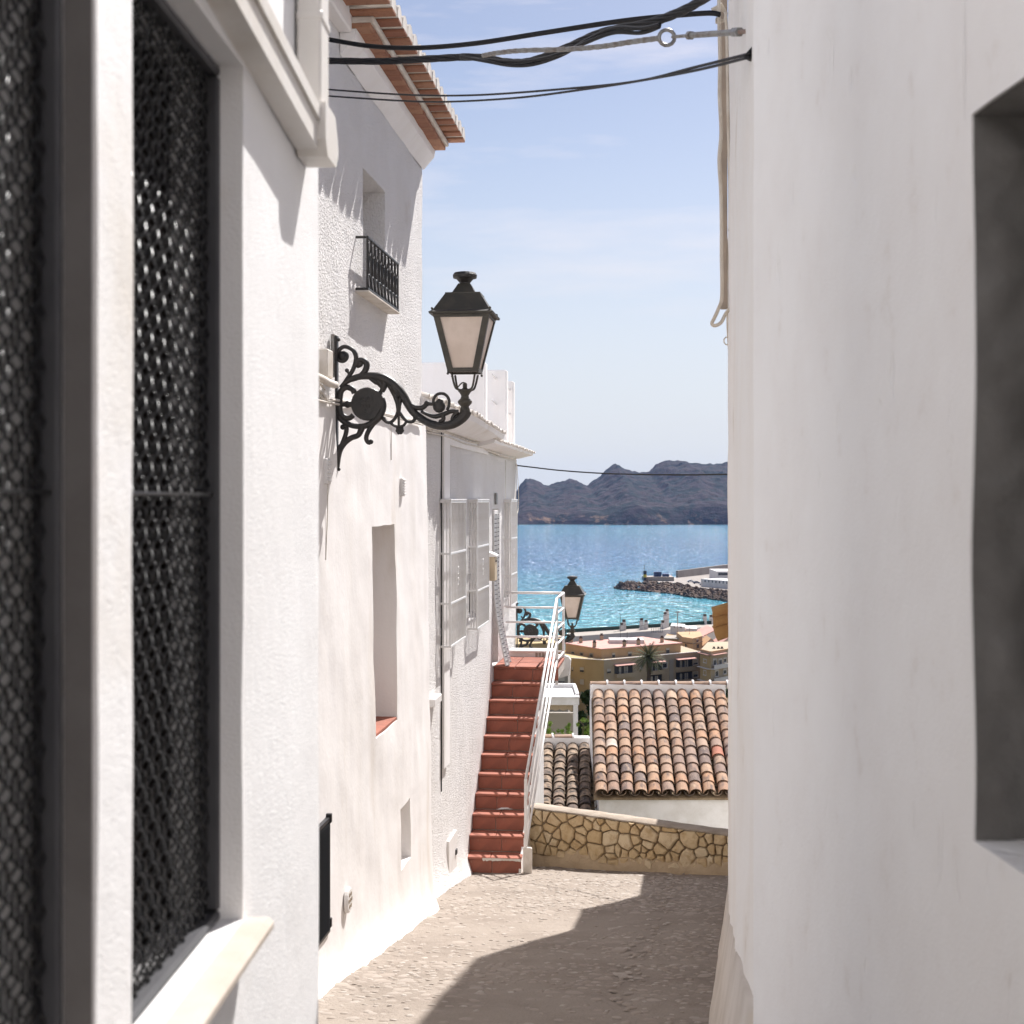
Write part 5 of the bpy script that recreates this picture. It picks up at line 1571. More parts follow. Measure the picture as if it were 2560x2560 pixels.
# ------------------------------------------------------------------ the town below
m_yel = M('ochre_yellow_render', (0.52, 0.385, 0.20), 0.9, (0.47, 0.345, 0.175), 0.4)
m_tan = M('tan_render', (0.47, 0.38, 0.265), 0.9, (0.43, 0.34, 0.235), 0.4)
m_ora = M('apricot_render', (0.54, 0.36, 0.205), 0.9, (0.49, 0.32, 0.18), 0.4)
m_pinkroof = M('pink_roof_tiles', (0.62, 0.36, 0.30), 0.9, (0.54, 0.30, 0.25), 0.8)
m_wht = M('far_white_render', (0.74, 0.71, 0.68), 0.9, (0.68, 0.64, 0.61), 0.3)
m_grey = M('far_grey_render', (0.40, 0.36, 0.31), 0.9, (0.35, 0.31, 0.27), 0.4)
m_green = M('dark_green_edge', (0.025, 0.06, 0.045), 0.7)
m_pane = M('far_window_pane', (0.035, 0.038, 0.045), 0.2, spec=0.5)
m_shut = M('far_roller_shutter', (0.52, 0.48, 0.42), 0.8)
m_cap2 = M('chimney_cap_brown', (0.10, 0.075, 0.06), 0.9)
m_leaf = M('dark_pine_foliage', (0.030, 0.050, 0.018), 0.8, (0.05, 0.075, 0.028), 1.2, spec=0.2)
m_leaf2 = M('fresh_green_leaves', (0.16, 0.24, 0.04), 0.7, (0.10, 0.17, 0.03), 9, spec=0.2)
m_bark = M('bark', (0.10, 0.07, 0.05), 0.95, (0.06, 0.045, 0.035), 5)
m_palm = M('palm_frond', (0.07, 0.085, 0.03), 0.7, (0.11, 0.11, 0.045), 0.8, spec=0.2)

def face_hit(A, B, px):
    """fraction along A->B seen at photo column px"""
    k = (px - HX) / F
    d = B - A
    return (A.x - k * A.y) / (k * d.y - d.x)
def zpy(py, Y): return E - (py - HY) / F * Y
class Face:
    def __init__(s, A, B):
        s.A, s.B = Vector((A[0], A[1], 0)), Vector((B[0], B[1], 0))
        d = s.B - s.A; s.u = d.normalized(); s.n = Vector((d.y, -d.x, 0)).normalized()
        if s.n.y > 0: s.n = -s.n          # towards the camera
    def at(s, px):
        f = face_hit(s.A, s.B, px); return s.A.lerp(s.B, f)
    def quadbox(s, q, p0, p1, z0, z1, d0, d1):
        a, b_ = p0 + s.n * d0, p1 + s.n * d0
        q.prism([(a.x, a.y, z0), (b_.x, b_.y, z0), (b_.x, b_.y, z1), (a.x, a.y, z1)], s.n * (d1 - d0))
    def window(s, parent, px0, px1, py0, py1, frame, pane, shutter=0.0):
        p0, p1 = s.at(px0), s.at(px1)
        Y = (p0.y + p1.y) / 2; z1, z0 = zpy(py0, Y), zpy(py1, Y)
        q = MB(); w = min(0.12, (p1 - p0).length * 0.12)
        s.quadbox(q, p0 - s.u * w, p1 + s.u * w, z0 - 0.16, z0 - 0.002, 0.002, 0.18)
        s.quadbox(q, p0 - s.u * w, p0, z0, z1, 0.002, 0.10); s.quadbox(q, p1, p1 + s.u * w, z0, z1, 0.002, 0.10)
        s.quadbox(q, p0 - s.u * w, p1 + s.u * w, z1 + 0.002, z1 + 0.14, 0.002, 0.12)
        wo = q.build('window', frame, parent)
        q = MB(); s.quadbox(q, p0, p1, z0, z1, 0.003, 0.03); q.build('pane', pane, wo)
        if shutter:
            q = MB(); s.quadbox(q, p0, p1, z0 + (z1 - z0) * (1 - shutter), z1, 0.032, 0.07); q.build('shutter', m_shut, wo)
    def balcony(s, parent, px0, px1, py0, py1, pyb, wallmat, awn=True):
        p0, p1 = s.at(px0), s.at(px1)
        Y = (p0.y + p1.y) / 2; z1, z0, zb_ = zpy(py0, Y), zpy(py1, Y), zpy(pyb, Y)
        q = MB(); s.quadbox(q, p0, p1, zb_ - 0.2, z0, 0.85, 1.0); s.quadbox(q, p0, p0 + s.u * 0.15, zb_, z0, 0.0, 0.85); s.quadbox(q, p1 - s.u * 0.15, p1, zb_, z0, 0.0, 0.85); s.quadbox(q, p0, p1, zb_ - 0.2, zb_ - 0.003, 0.0, 0.85)
        bo = q.build('balcony', wallmat, parent)
        q = MB(); s.quadbox(q, p0 + s.u * 0.1, p1 - s.u * 0.1, zb_ + 0.002, z1, 0.01, 0.05); q.build('opening', m_pane, bo)
        w = (p1 - p0)
        for f0, f1 in ((0.25, 0.36), (0.52, 0.60), (0.64, 0.72)):
            q = MB(); s.quadbox(q, p0 + w * f0, p0 + w * f1, zb_ + 0.1, z1 - 0.3, 0.052, 0.12); q.build('door_leaf', m_shut, bo)
        q = MB(); s.quadbox(q, p0, p1, z0 + 0.32, z0 + 0.37, 0.95, 1.0); q.build('hand_rail', m_frame, bo)
        if awn:
            q = MB(); a, b_ = p0 - s.u * 0.2, p1 + s.u * 0.2
            q.prism([a + Vector((0, 0, z1 + 0.25)), b_ + Vector((0, 0, z1 + 0.25)), b_ + s.n * 1.2 + Vector((0, 0, z1 + 0.02)), a + s.n * 1.2 + Vector((0, 0, z1 + 0.02))], (0, 0, 0.12))
            q.build('awning', m_pinkroof, bo)
def prism_building(root, foot, z0, z1, mat, name='wall'):
    return MB().prism([(x, y, z0) for x, y in foot], (0, 0, z1 - z0)).build(name, mat, root)
def px_pt(px, Y): return ((px - HX) / F * Y, Y)
def chimney(parent, px, py, Y, w=0.8, h=1.3, mat=None, name='chimney'):
    x, z = (px - HX) / F * Y, zpy(py, Y)
    q = MB(); q.bbox((x - w / 2, Y - w / 2, z), (x + w / 2, Y + w / 2, z + h), 0.03); c = q.build(name, mat or m_tan, parent)
    q = MB(); q.bbox((x - w * 0.56, Y - w * 0.56, z + h + 0.003), (x + w * 0.56, Y + w * 0.56, z + h + 0.18), 0.03); q.bbox((x - w * 0.35, Y - w * 0.35, z + h + 0.183), (x + w * 0.35, Y + w * 0.35, z + h + 0.5), 0.03); q.build('chimney_cap', m_cap2, c)

# yellow apartment block with the pink roof
ap = empty('apartment_block', 'ochre yellow apartment block with pink roof and brown chimneys behind the palm', 'apartment block', (25, 312, -46))
lowf = [px_pt(1426, 302), px_pt(1468, 300), px_pt(1510, 298), px_pt(1752, 315), (37, 337), (8, 324)]
zl = E - 33.6
prism_building(ap, lowf[:3] + [(21, 318), (9.5, 318)], -47, zl, m_yel)
MB().prism([(x, y, -47) for x, y in [lowf[2], lowf[3], (37, 337), (21.02, 318)]], (0, 0, 47 + zl)).build('wall', m_tan, ap)
topf = [px_pt(1413, 314), px_pt(1503, 301.5), px_pt(1702, 314), (30.2, 328)]
ztop_ = E - 31.7
prism_building(ap, topf, zl - 0.5, ztop_ - 0.003, m_ora)
roof = MB().prism([(x, y, ztop_) for x, y in [(topf[0][0] - 0.3, topf[0][1]), (topf[1][0], topf[1][1] - 0.4), (topf[2][0] + 0.4, topf[2][1]), (topf[3][0], topf[3][1] + 0.4)]], (0, 0, 0.18)).build('roof', m_pinkroof, ap)
q = MB(); q.bbox((21.5, 312, ztop_ + 0.182), (29, 317.5, ztop_ + 1.0), 0.03); q.build('roof_light', m_wht, roof)
for (px, py) in ((1452, 1607), (1486, 1618), (1504, 1600), (1561, 1616), (1596, 1612), (1655, 1606), (1428, 1606)):
    Yc_ = (E - ztop_ - 0.18) * F / (py - HY)
    chimney(roof, px, py, Yc_, 0.75, 1.0)
f1 = Face(topf[0], topf[1]); f2 = Face(topf[1], topf[2]); f3 = Face(lowf[0], lowf[1]); f4 = Face(lowf[2], lowf[3]); f3b = Face(lowf[1], lowf[2])
for (a, b_, c_, d_) in ((1426, 1431, 1630, 1641), (1428 + 1, 1436, 1630, 1641), (1451, 1458, 1632, 1643), (1475, 1483, 1634, 1646)):
    if a != 1426: f1.window(ap, a, b_, c_, d_, m_tan, m_pane, 0.0)
for (a, b_, c_, d_) in ((1530, 1537, 1633, 1646), (1570, 1579, 1630, 1643), (1665, 1673, 1621, 1634)):
    f2.window(ap, a, b_, c_, d_, m_tan, m_pane, 0.3)
for (a, b_, c_, d_, sh) in ((1429, 1433, 1667, 1678, 0.7), (1450, 1460, 1668, 1680, 0.6), (1429, 1433, 1697, 1709, 1.0), (1450, 1460, 1698, 1711, 1.0), (1450, 1460, 1730, 1742, 0.9)):
    f3.window(ap, a, b_, c_, d_, m_yel, m_pane, sh)
f4.window(ap, 1517, 1527, 1672, 1683, m_tan, m_pane, 0.6); f4.window(ap, 1598, 1606, 1661, 1674, m_tan, m_pane, 1.0); f4.window(ap, 1656, 1667, 1658, 1669, m_wht, m_pane, 0.0); f4.window(ap, 1733, 1744, 1649, 1661, m_wht, m_pane, 0.7); f4.window(ap, 1733, 1744, 1680, 1692, m_wht, m_pane, 0.5)
for px_ in (1520, 1600, 1665, 1738):
    f4.window(ap, px_, px_ + 7, 1703, 1714, m_tan, m_pane, 0.4)
f4.balcony(ap, 1535, 1582, 1663, 1682, 1690, m_tan); f4.balcony(ap, 1617, 1655, 1656, 1675, 1683, m_tan); f4.balcony(ap, 1689, 1731, 1648, 1666, 1674, m_tan); f4.balcony(ap, 1689, 1731, 1680, 1697, 1706, m_tan, False); f4.balcony(ap, 1617, 1655, 1687, 1704, 1712, m_tan, False)
q = MB(); f4.quadbox(q, f4.at(1673), f4.at(1683), -46, zpy(1650, 309), 0.003, 0.12); q.build('louvred_stairwell', m_grey, ap)
q = MB()
for fa in (f3, f3b, f4): fa.quadbox(q, fa.A, fa.B, zl + 0.003, zl + 0.12, -0.25, 0.08)
q.build('parapet_edge', m_wht, ap)

# tan corner block on the right with white balconies
tb2 = empty('apartment_block', 'tan and yellow corner block with white balconies at the right wall edge', 'apartment block', (46, 306, -46))
ft = [px_pt(1751, 303), px_pt(1777, 298), px_pt(1875, 311), (52, 322), (44, 320)]
prism_building(tb2, ft, -47, zpy(1629, 300), m_tan)
fy = Face(ft[0], ft[1]); fr_b = Face(ft[1], ft[2])
q = MB(); fy.quadbox(q, fy.A, fy.B, -46, zpy(1640, 300), 0.003, 0.05); q.build('yellow_face', m_yel, tb2)
for (z_, nm) in ((1636, 0), (1671, 0), (1704, 0)):
    q = MB(); fy.quadbox(q, fy.A - fy.u * 0.3, fy.B, zpy(z_, 300), zpy(z_ - 1.6, 300), 0.06, 0.7); fr_b.quadbox(q, fr_b.A, fr_b.at(1812), zpy(z_, 300), zpy(z_ - 1.6, 300), 0.0, 0.9); q.build('balcony_slab', m_pinkroof if z_ == 1636 else m_wht, tb2)
for z_ in (1671, 1704):
    q = MB(); fr_b.quadbox(q, fr_b.A, fr_b.at(1812), zpy(z_ - 1.7, 300), zpy(z_ - 11, 300), 0.82, 0.9); q.build('balcony_parapet', m_wht, tb2)
for (a, b_, c_, d_) in ((1760, 1767, 1649, 1656), (1760, 1766, 1677, 1687)):
    fy.window(tb2, a, b_, c_, d_, m_wht, m_pane, 0.1)
for (a, b_, c_, d_) in ((1783, 1790, 1648, 1662), (1797, 1804, 1648, 1660), (1809, 1815, 1646, 1655), (1788, 1795, 1676, 1690), (1808, 1815, 1674, 1684), (1827, 1834, 1672, 1682), (1827, 1834, 1705, 1716), (1809, 1815, 1706, 1717), (1827, 1834, 1640, 1652)):
    fr_b.window(tb2, a, b_, c_, d_, m_wht, m_pane, 0.2)
q = MB(); fr_b.quadbox(q, fr_b.A, fr_b.B, zpy(1629, 300) + 0.003, zpy(1626, 300), -0.2, 0.1); fy.quadbox(q, fy.A, fy.B, zpy(1629, 300) + 0.003, zpy(1626, 300), -0.2, 0.1); q.build('parapet_edge', m_ora, tb2)
for px in (1785, 1796, 1805): chimney(tb2, px, 1628, 306, 0.6, 0.5, m_ora, 'roof_stub')

# apricot house in front of the white ones
oh = empty('apricot_house', 'apricot house with flat roof and tall dark windows right of the pink roof', 'house', (43, 340, -47))
fo = [px_pt(1706, 334), px_pt(1732, 330), px_pt(1756, 336), (46, 348), (40, 346)]
prism_building(oh, fo, -47, zpy(1594, 332), m_ora)
fo1, fo2 = Face(fo[0], fo[1]), Face(fo[1], fo[2])
fo1.window(oh, 1713, 1718, 1609, 1620, m_ora, m_pane); fo2.window(oh, 1740, 1746, 1597, 1606, m_ora, m_pane, 0.3); fo2.window(oh, 1741, 1747, 1611, 1620, m_ora, m_pane)
q = MB()
for fa in (fo1, fo2): fa.quadbox(q, fa.A, fa.B, zpy(1608, 332), zpy(1607, 332), 0.003, 0.2)
q.build('string_course', m_cap2, oh)
o2 = empty('low_house', 'low apricot wing with a grey lean-to roof left of the apricot house', 'house', (38, 345, -47))
fo_ = [px_pt(1662, 345), px_pt(1712, 341), px_pt(1716, 352), px_pt(1668, 356)]
prism_building(o2, fo_, -47, zpy(1597, 343), m_ora)
q = MB(); q.prism([(*px_pt(1658, 343), zpy(1597.5, 343)), (*px_pt(1712, 339), zpy(1597.5, 341)), (*px_pt(1704, 356), zpy(1588, 354)), (*px_pt(1668, 358), zpy(1588, 356))], (0, 0, 0.2)); q.build('roof', m_grey, o2)

def gable_house(label, px0, px1, Y, pyeave, pyridge, wallmat, roofmat, depth=9, wins=()):
    h = empty('gabled_house', label, 'house', ((px0 + px1) / 2 / F * Y - HX / F * Y, Y, -47))
    x0, x1 = (px0 - HX) / F * Y, (px1 - HX) / F * Y; xm = (x0 + x1) / 2
    ze, zr_ = zpy(pyeave, Y), zpy(pyridge, Y)
    MB().prism([(x0, Y, -47), (x1, Y, -47), (x1, Y, ze), (xm, Y, zr_), (x0, Y, ze)], (0, depth, 0)).build('wall', wallmat, h)
    q = MB(); e_ = 0.3
    for (xa, xb) in ((x0 - e_, xm), (x1 + e_, xm)):
        sl_ = (zr_ - ze) / (xm - x0)
        za = ze - sl_ * e_
        q.prism([(xa, Y - 0.25, za + 0.01), (xb, Y - 0.25, zr_ + 0.01), (xb, Y - 0.25, zr_ + 0.2), (xa, Y - 0.25, za + 0.2)], (0, depth + 0.5, 0))
    q.build('roof', roofmat, h)
    fa = Face((x0, Y), (x1, Y))
    for w in wins: fa.window(h, *w, m_wht, m_pane, 0.2)
    return h
gable_house('white gabled house with pink roof nearest the right wall, in front of the others', 1800, 1862, 330, 1612, 1588, m_wht, m_pinkroof, 10)
gable_house('white gabled house with pale pink roof in the middle of the rooftops', 1708, 1762, 352, 1594, 1580, m_wht, m_pinkroof, 12)
gable_house('white house with a long pink roof behind the gabled ones', 1752, 1822, 356, 1594, 1577, m_wht, m_pinkroof, 14)
gable_house('small whitewashed house with a pink hipped gable between apricot house and right wall', 1757, 1798, 338, 1616, 1598, m_wht, m_ora, 8)
# long pale building with green roof edge, along the shore
lb = empty('shore_building', 'long pale building with dark green roof edge along the shore', 'building', (40, 372, -47))
fl = [px_pt(1440, 352), px_pt(1850, 384), (64.5, 393), (14, 361)]
zlb = E - 33.7
prism_building(lb, fl, -47.3, zlb - 0.003, m_wht)
MB().prism([(x_, y_, zlb) for x_, y_ in fl], (0, 0, 0.002)).build('roof', m_grey, lb)
q = MB(); ff = Face(fl[0], fl[1]); fb_ = Face(fl[3], fl[2])
fb_.quadbox(q, fb_.A, fb_.B, zlb + 0.003, zlb + 0.9, -0.4, 0.0); q.build('roof_edge', m_green, lb)
for (px, w, h, dy) in ((1554, 0.9, 1.5, 0), (1560, 1.0, 2.2, 1), (1604, 1.0, 2.4, 0), (1615, 1.0, 1.9, 0), (1663, 0.9, 3.6, 0), (1668, 0.9, 4.2, 2), (1657, 1.0, 1.6, -2), (1762, 1.0, 2.2, 3), (1778, 1.0, 1.9, 3)):
    p = ff.at(px); Yp = p.y + 6 + dy; x = (px - HX) / F * Yp
    q = MB(); q.bbox((x - w / 2, Yp - w / 2, zlb + 0.002), (x + w / 2, Yp + w / 2, zlb + h), 0.03); c = q.build('chimney', m_wht, lb)
    q = MB(); q.bbox((x - w * 0.4, Yp - w * 0.4, zlb + h + 0.003), (x + w * 0.4, Yp + w * 0.4, zlb + h + 0.6), 0.05); q.build('chimney_cap', m_cap2, c)
q = MB()
x0, x1 = (1629 - HX) / F * 362, (1656 - HX) / F * 362
for k in range(7):
    x = x0 + (x1 - x0) * k / 6; q.tube([(x, 362, zlb), (x, 362, zlb + 2.0)], 0.05, 5)
for z_ in (0.1, 2.0): q.tube([(x0, 362, zlb + z_), (x1, 362, zlb + z_)], 0.05, 5)
q.build('roof_fence', m_frame, lb)
wh = empty('rooftop_house', 'white flat-roofed rooftop house in front of the sea', 'house', (40, 358, -40))
fw_ = [px_pt(1676, 356), px_pt(1713, 352), px_pt(1713, 360), px_pt(1680, 364)]
prism_building(wh, fw_, -47, zpy(1564, 356), m_wht)
prism_building(wh, [px_pt(1713.5, 353), px_pt(1743, 352), px_pt(1741, 360), px_pt(1713.5, 361)], -47, zpy(1568, 356), m_wht, 'wing')
fww = Face(fw_[0], fw_[1]); fww.window(wh, 1685, 1688, 1566, 1569, m_wht, m_pane); fww.window(wh, 1700, 1705, 1567, 1570, m_wht, m_pane)
# cream block far left behind the lamp bracket
cb = empty('apartment_block', 'cream block with antenna masts seen low through the landing railing', 'apartment block', (6, 290, -46))
fc = [px_pt(1240, 285), px_pt(1406, 290), px_pt(1410, 305), px_pt(1240, 305)]
prism_building(cb, fc, -47, zpy(1606, 290), m_yel)
q = MB(); q.bbox((*px_pt(1330, 292), zpy(1606, 290)), (px_pt(1352, 292)[0], 297, zpy(1596, 290)), 0.05); q.build('roof_room', m_wht, cb)
fcf = Face(fc[0], fc[1]); 
for px in (1300, 1330, 1362, 1388): fcf.window(cb, px, px + 7, 1628, 1640, m_tan, m_pane, 0.2)
# grey block with roller shutters low behind the stair rail
gb = empty('apartment_block', 'grey block with half closed roller shutters right behind the stair rail', 'apartment block', (9, 200, -40))
fg = [px_pt(1330, 200), px_pt(1420, 198), px_pt(1426, 212), px_pt(1330, 212)]
prism_building(gb, fg, -40, zpy(1684, 199), m_grey)
fgf = Face(fg[0], fg[1])
fgf.window(gb, 1391, 1412, 1690, 1705, m_grey, m_pane, 0.85); fgf.window(gb, 1391, 1411, 1722, 1735, m_grey, m_pane, 0.3); fgf.window(gb, 1391, 1411, 1786, 1800, m_grey, m_pane, 0.0)

# utility pole with wires
up_ = empty('utility_pole', 'thin grey utility pole standing on the rooftops before the sea', 'pole', (*px_pt(1694, 345), -47))
x, Yp = px_pt(1694, 345)
MB().tube([(x, Yp, -47), (x, Yp, zpy(1527, 345))], [0.16, 0.09], 7).build('post', m_grey, up_)
MB().bbox((x - 0.5, Yp - 0.06, zpy(1532, 345)), (x + 0.5, Yp + 0.06, zpy(1530, 345)), 0.02).build('cross_arm', m_grey, up_)
def farwire(label, a, b_, Ya, Yb, sag):
    q = MB(); A_, B_ = P(*a, Ya), P(*b_, Yb)
    q.tube([A_.lerp(B_, k / 10) - Vector((0, 0, sag * 4 * (k / 10) * (1 - k / 10))) for k in range(11)], 0.035, 4, cap=False)
    q.build('power_line', m_frame, None, label=label, cat='wire', group='far power lines')
farwire('faint power line running left from the utility pole, upper one', (1693, 1530), (1400, 1590), 345, 380, 0.6); farwire('faint power line running left from the utility pole, lower one', (1693, 1541), (1400, 1602), 345, 380, 0.6); farwire('faint power line running right from the utility pole', (1695, 1530), (1860, 1552), 345, 330, 0.8)
for (px, py0, py1, Y_, lab) in ((1551, 1535, 1600, 318, 'tall thin antenna mast on the pink roof, left'), (1568, 1580, 1612, 312, 'short thin antenna mast on the pink roof beside the tall one'), (1724, 1568, 1592, 340, 'thin antenna mast among the pink gables')):
    q = MB(); a_, b_ = P(px, py1 + 4, Y_), P(px, py0, Y_); q.tube([a_, b_], 0.04, 5); q.build('antenna_mast', m_frame, None, label=lab, cat='antenna', group='antenna masts')

# palm
def palm(label, px, py, Y):
    c = P(px, py, Y); zb_ = terr_z(Y) - 0.3
    root = empty('palm_tree', label, 'palm tree', (c.x, c.y, zb_))
    q = MB(); n = 26
    q.tube([(c.x + 0.1 * math.sin(k * 0.3), c.y, zb_ + (c.z - zb_) * k / n) for k in range(n + 1)], [0.30 + (0.035 if k % 2 else 0) + (0.1 if k > n - 3 else 0) for k in range(n + 1)], 9)
    q.build('trunk', m_bark, root)
    cr_ = MB(); rp_ = random.Random(3)
    for k in range(58):
        az = k * 2.39996; el0 = math.radians(82 - 105 * (k / 58) ** 0.8)
        Lf = rp_.uniform(2.5, 3.1); pos = Vector((0, 0, 0)); dirs = Vector((math.cos(az) * math.cos(el0), math.sin(az) * math.cos(el0), math.sin(el0)))
        pts = []; m = 12
        for i in range(m + 1):
            pts.append(c + pos)
            dirs = (dirs + Vector((0, 0, -0.085))).normalized()
            pos = pos + dirs * Lf / m
        cr_.tube(pts, [0.035 * (1 - i / (m + 1)) + 0.006 for i in range(m + 1)], 3, cap=False)
        side = Vector((-math.sin(az), math.cos(az), 0))
        for i in range(1, m):
            for hf in (0, 0.5):
                p = pts[i].lerp(pts[i + 1], hf); tdir = (pts[i + 1] - pts[i]).normalized(); up_v = side.cross(tdir)
                for sg in (-1, 1):
                    ll = 0.62 * math.sin(math.pi * (0.12 + 0.82 * (i + hf) / m)) ** 0.7
                    tip = p + (side * sg * 0.75 + tdir * 0.7 - up_v * 0.0 + Vector((0, 0, -0.28))).normalized() * ll
                    cr_.add([p - tdir * 0.04, p + tdir * 0.04, tip], [(0, 1, 2)])
    cr_.build('crown', m_palm, root)
palm('date palm with feathery crown in front of the yellow apartment block', 1622, 1645, 215)

# trees and shrubs
def leafy(name, label, cat, base, height, rx, rz, n, leaf, mat, trunk_h=0.35, seed=1, group=None):
    r_ = random.Random(seed); base = Vector(base)
    root = empty(name, label, cat, base, group=group)
    q = MB(); top_ = base + Vector((0, 0, height * 0.8))
    q.tube([base - Vector((0, 0, 0.2)), base + Vector((0.03 * height * r_.uniform(-1, 1), 0, height * 0.4)), top_], [0.05 * height * 0.6, 0.03 * height * 0.6, 0.008 * height], 6)
    for k in range(6):
        z = height * r_.uniform(0.25, 0.7); az = r_.uniform(0, 6.28)
        a = base + Vector((0, 0, z)); q.tube([a, a + Vector((math.cos(az) * rx * 0.7, math.sin(az) * rx * 0.7, height * 0.18))], [0.015 * height * 0.6, 0.004 * height], 5)
    q.build('trunk', m_bark, root)
    cr_ = MB()
    cl = []
    for k in range(max(8, n // 60)):
        th, u = r_.uniform(0, 6.283), r_.uniform(-1, 1)
        rr = r_.uniform(0.45, 1.0) ; 
        zf = trunk_h + (1 - trunk_h) * (0.5 + 0.5 * u)
        wr = math.sqrt(max(0.05, 1 - u * u))
        cl.append((base + Vector((math.cos(th) * rx * rr * wr, math.sin(th) * rx * rr * wr, height * zf)), r_.uniform(0.16, 0.32) * rx))
    for k in range(n):
        c, rad = cl[k % len(cl)]
        d = Vector((r_.gauss(0, 1), r_.gauss(0, 1), r_.gauss(0, 1))).normalized() * rad * r_.uniform(0.5, 1.05)
        p = c + d
        a = Vector((r_.gauss(0, 1), r_.gauss(0, 1), r_.gauss(0, 1))).normalized(); b_ = a.orthogonal().normalized()
        s_ = leaf * r_.uniform(0.6, 1.2)
        cr_.add([p - a * s_, p + b_ * s_ * 0.45, p + a * s_, p - b_ * s_ * 0.45], [(0, 1, 2, 3)])
    cr_.build('crown', mat, root)
def tree_at(label, px, pytop, Y, rx, seed, n=2600, leaf=0.16):
    x = (px - HX) / F * Y; zb_ = terr_z(Y) - 0.1; h = zpy(pytop, Y) - zb_
    leafy('evergreen_tree', label, 'tree', (x, Y, zb_), h, rx, h * 0.5, n, leaf, m_leaf, 0.25, seed, 'dark trees behind the tiled roofs')
tree_at('dark evergreen tree left of the sunlit tile roof ridge', 1472, 1738, 52, 0.62, 4)
tree_at('dark evergreen tree peeking between tile roof and right wall', 1832, 1712, 58, 0.75, 8)
tree_at('dark evergreen tree farther back behind the white pergola', 1455, 1775, 66, 0.6, 15, 1800)
for i, (px, py, h, rx, lab) in enumerate(((1371, 1822, 0.24, 0.14, 'bright green potted shrub nearest the stair rail on the low roof ridge'), (1416, 1822, 0.22, 0.16, 'round bright green shrub on the low roof ridge below the pergola'), (1459, 1824, 0.36, 0.14, 'tallest bright green shrub against the sunlit tile roof'), (1476, 1824, 0.2, 0.1, 'smallest green shrub tucked against the tile roof edge'))):
    b_ = P(px, py, 25.4); b_.z = pt2.z + 0.0
    leafy('green_shrub', lab, 'shrub', b_, h + (zpy(py - 5, 25.4) - b_.z) * 0.4, rx, h / 2, 420, 0.028, m_leaf2, 0.3, 30 + i, 'shrubs on the low ridge')
MB().bbox((pe2.x - 0.9, 25.2, -8), (pe.x - 0.06, 25.6, pt2.z + 0.05), 0.01).build('planter_wall', m_white, lo)

# white pergola-like porch
pg = empty('white_porch', 'white boxed porch frame with scalloped awning between stair and tile roof', 'porch', (P(1390, 1830, 33).x, 33, terr_z(33)))
Yg = 33.0
X = lambda px, Y=Yg: (px - HX) / F * Y
Zg = lambda py, Y=Yg: zpy(py, Y)
q = MB(); q.bbox((X(1290), Yg, Zg(1763)), (X(1448), Yg + 0.16, Zg(1746)), 0.01); q.build('front_beam', m_white, pg)
q = MB(); q.bbox((X(1290), Yg - 0.03, Zg(1746) + 0.002), (X(1449), Yg + 0.25, Zg(1741)), 0.01); q.build('cornice', m_white, pg)
q = MB(); q.prism([(X(1441), Yg + 0.26, Zg(1745)), (X(1449), Yg + 0.26, Zg(1745)), (X(1449), Yg + 0.26, Zg(1737)), (X(1441), Yg + 0.26, Zg(1737))], (0, 1.6, 0)); q.build('side_beam', m_white, pg)
q = MB(); q.bbox((X(1290), Yg + 1.87, Zg(1748)), (X(1449), Yg + 2.0, Zg(1736)), 0.01); q.build('rear_beam', m_white, pg)
q = MB(); q.box((X(1290), Yg + 0.27, Zg(1747)), (X(1440), Yg + 1.86, Zg(1746))); q.build('roof_sheet', m_wht, pg)
for px in (1433, 1300):
    q = MB(); q.bbox((X(px), Yg + 0.005, terr_z(Yg) - 0.2), (X(px + 12), Yg + 0.12, Zg(1763) - 0.003), 0.008); q.build('post', m_white, pg)
q = MB(); q.bbox((X(1444), Yg + 1.88, terr_z(Yg) - 0.2), (X(1449), Yg + 1.98, Zg(1748) - 0.003), 0.008); q.build('post', m_white, pg)
q = MB(); n_ = 40
for i in range(n_ + 1):
    x = X(1300) + (X(1432) - X(1300)) * i / n_
    dz = 0.035 * abs(math.sin(i * math.pi / 6))
    q.v += [(x, Yg + 0.18, Zg(1764)), (x, Yg + 0.10, Zg(1775) - dz)]
for i in range(n_): q.f.append((2 * i, 2 * i + 2, 2 * i + 3, 2 * i + 1))
o = q.build('awning_valance', m_ochre if False else m_tan, pg); o.modifiers.new('thickness', 'SOLIDIFY').thickness = 0.006
q = MB(); q.bbox((X(1290), Yg + 2.05, terr_z(Yg) - 0.3), (X(1452), Yg + 2.2, Zg(1815)), 0.01); q.build('parapet', m_grey, pg)
# balcony slab of the landing, turning the corner
ls_ = toD(P(1391, 1650, 21.3)); 
q = MB()
pr = [(1386, 1700), (1424, 1688), (1427, 1650), (1421, 1642), (1408, 1638), (1386, 1638)]
q.prism([tuple(toD(P(x, y, 21.3))) for x, y in pr], (0.10, 0, 0))
q.build('landing_cheek', m_white, stair)
q = MB(); q.bbox((S1 + 1.24, -0.72, z_land - 0.02), (S1 + 1.75, -0.05, z_land + 0.075), 0.01)
ac = q.build('air_unit', m_white, ter)
q = MB()
for k in range(5): q.bbox((S1 + 1.232, -0.70 + 0.05 * k, z_land + 0.0), (S1 + 1.239, -0.665 + 0.05 * k, z_land + 0.06), 0.002)
q.build('fan_grille', m_grey, ac)

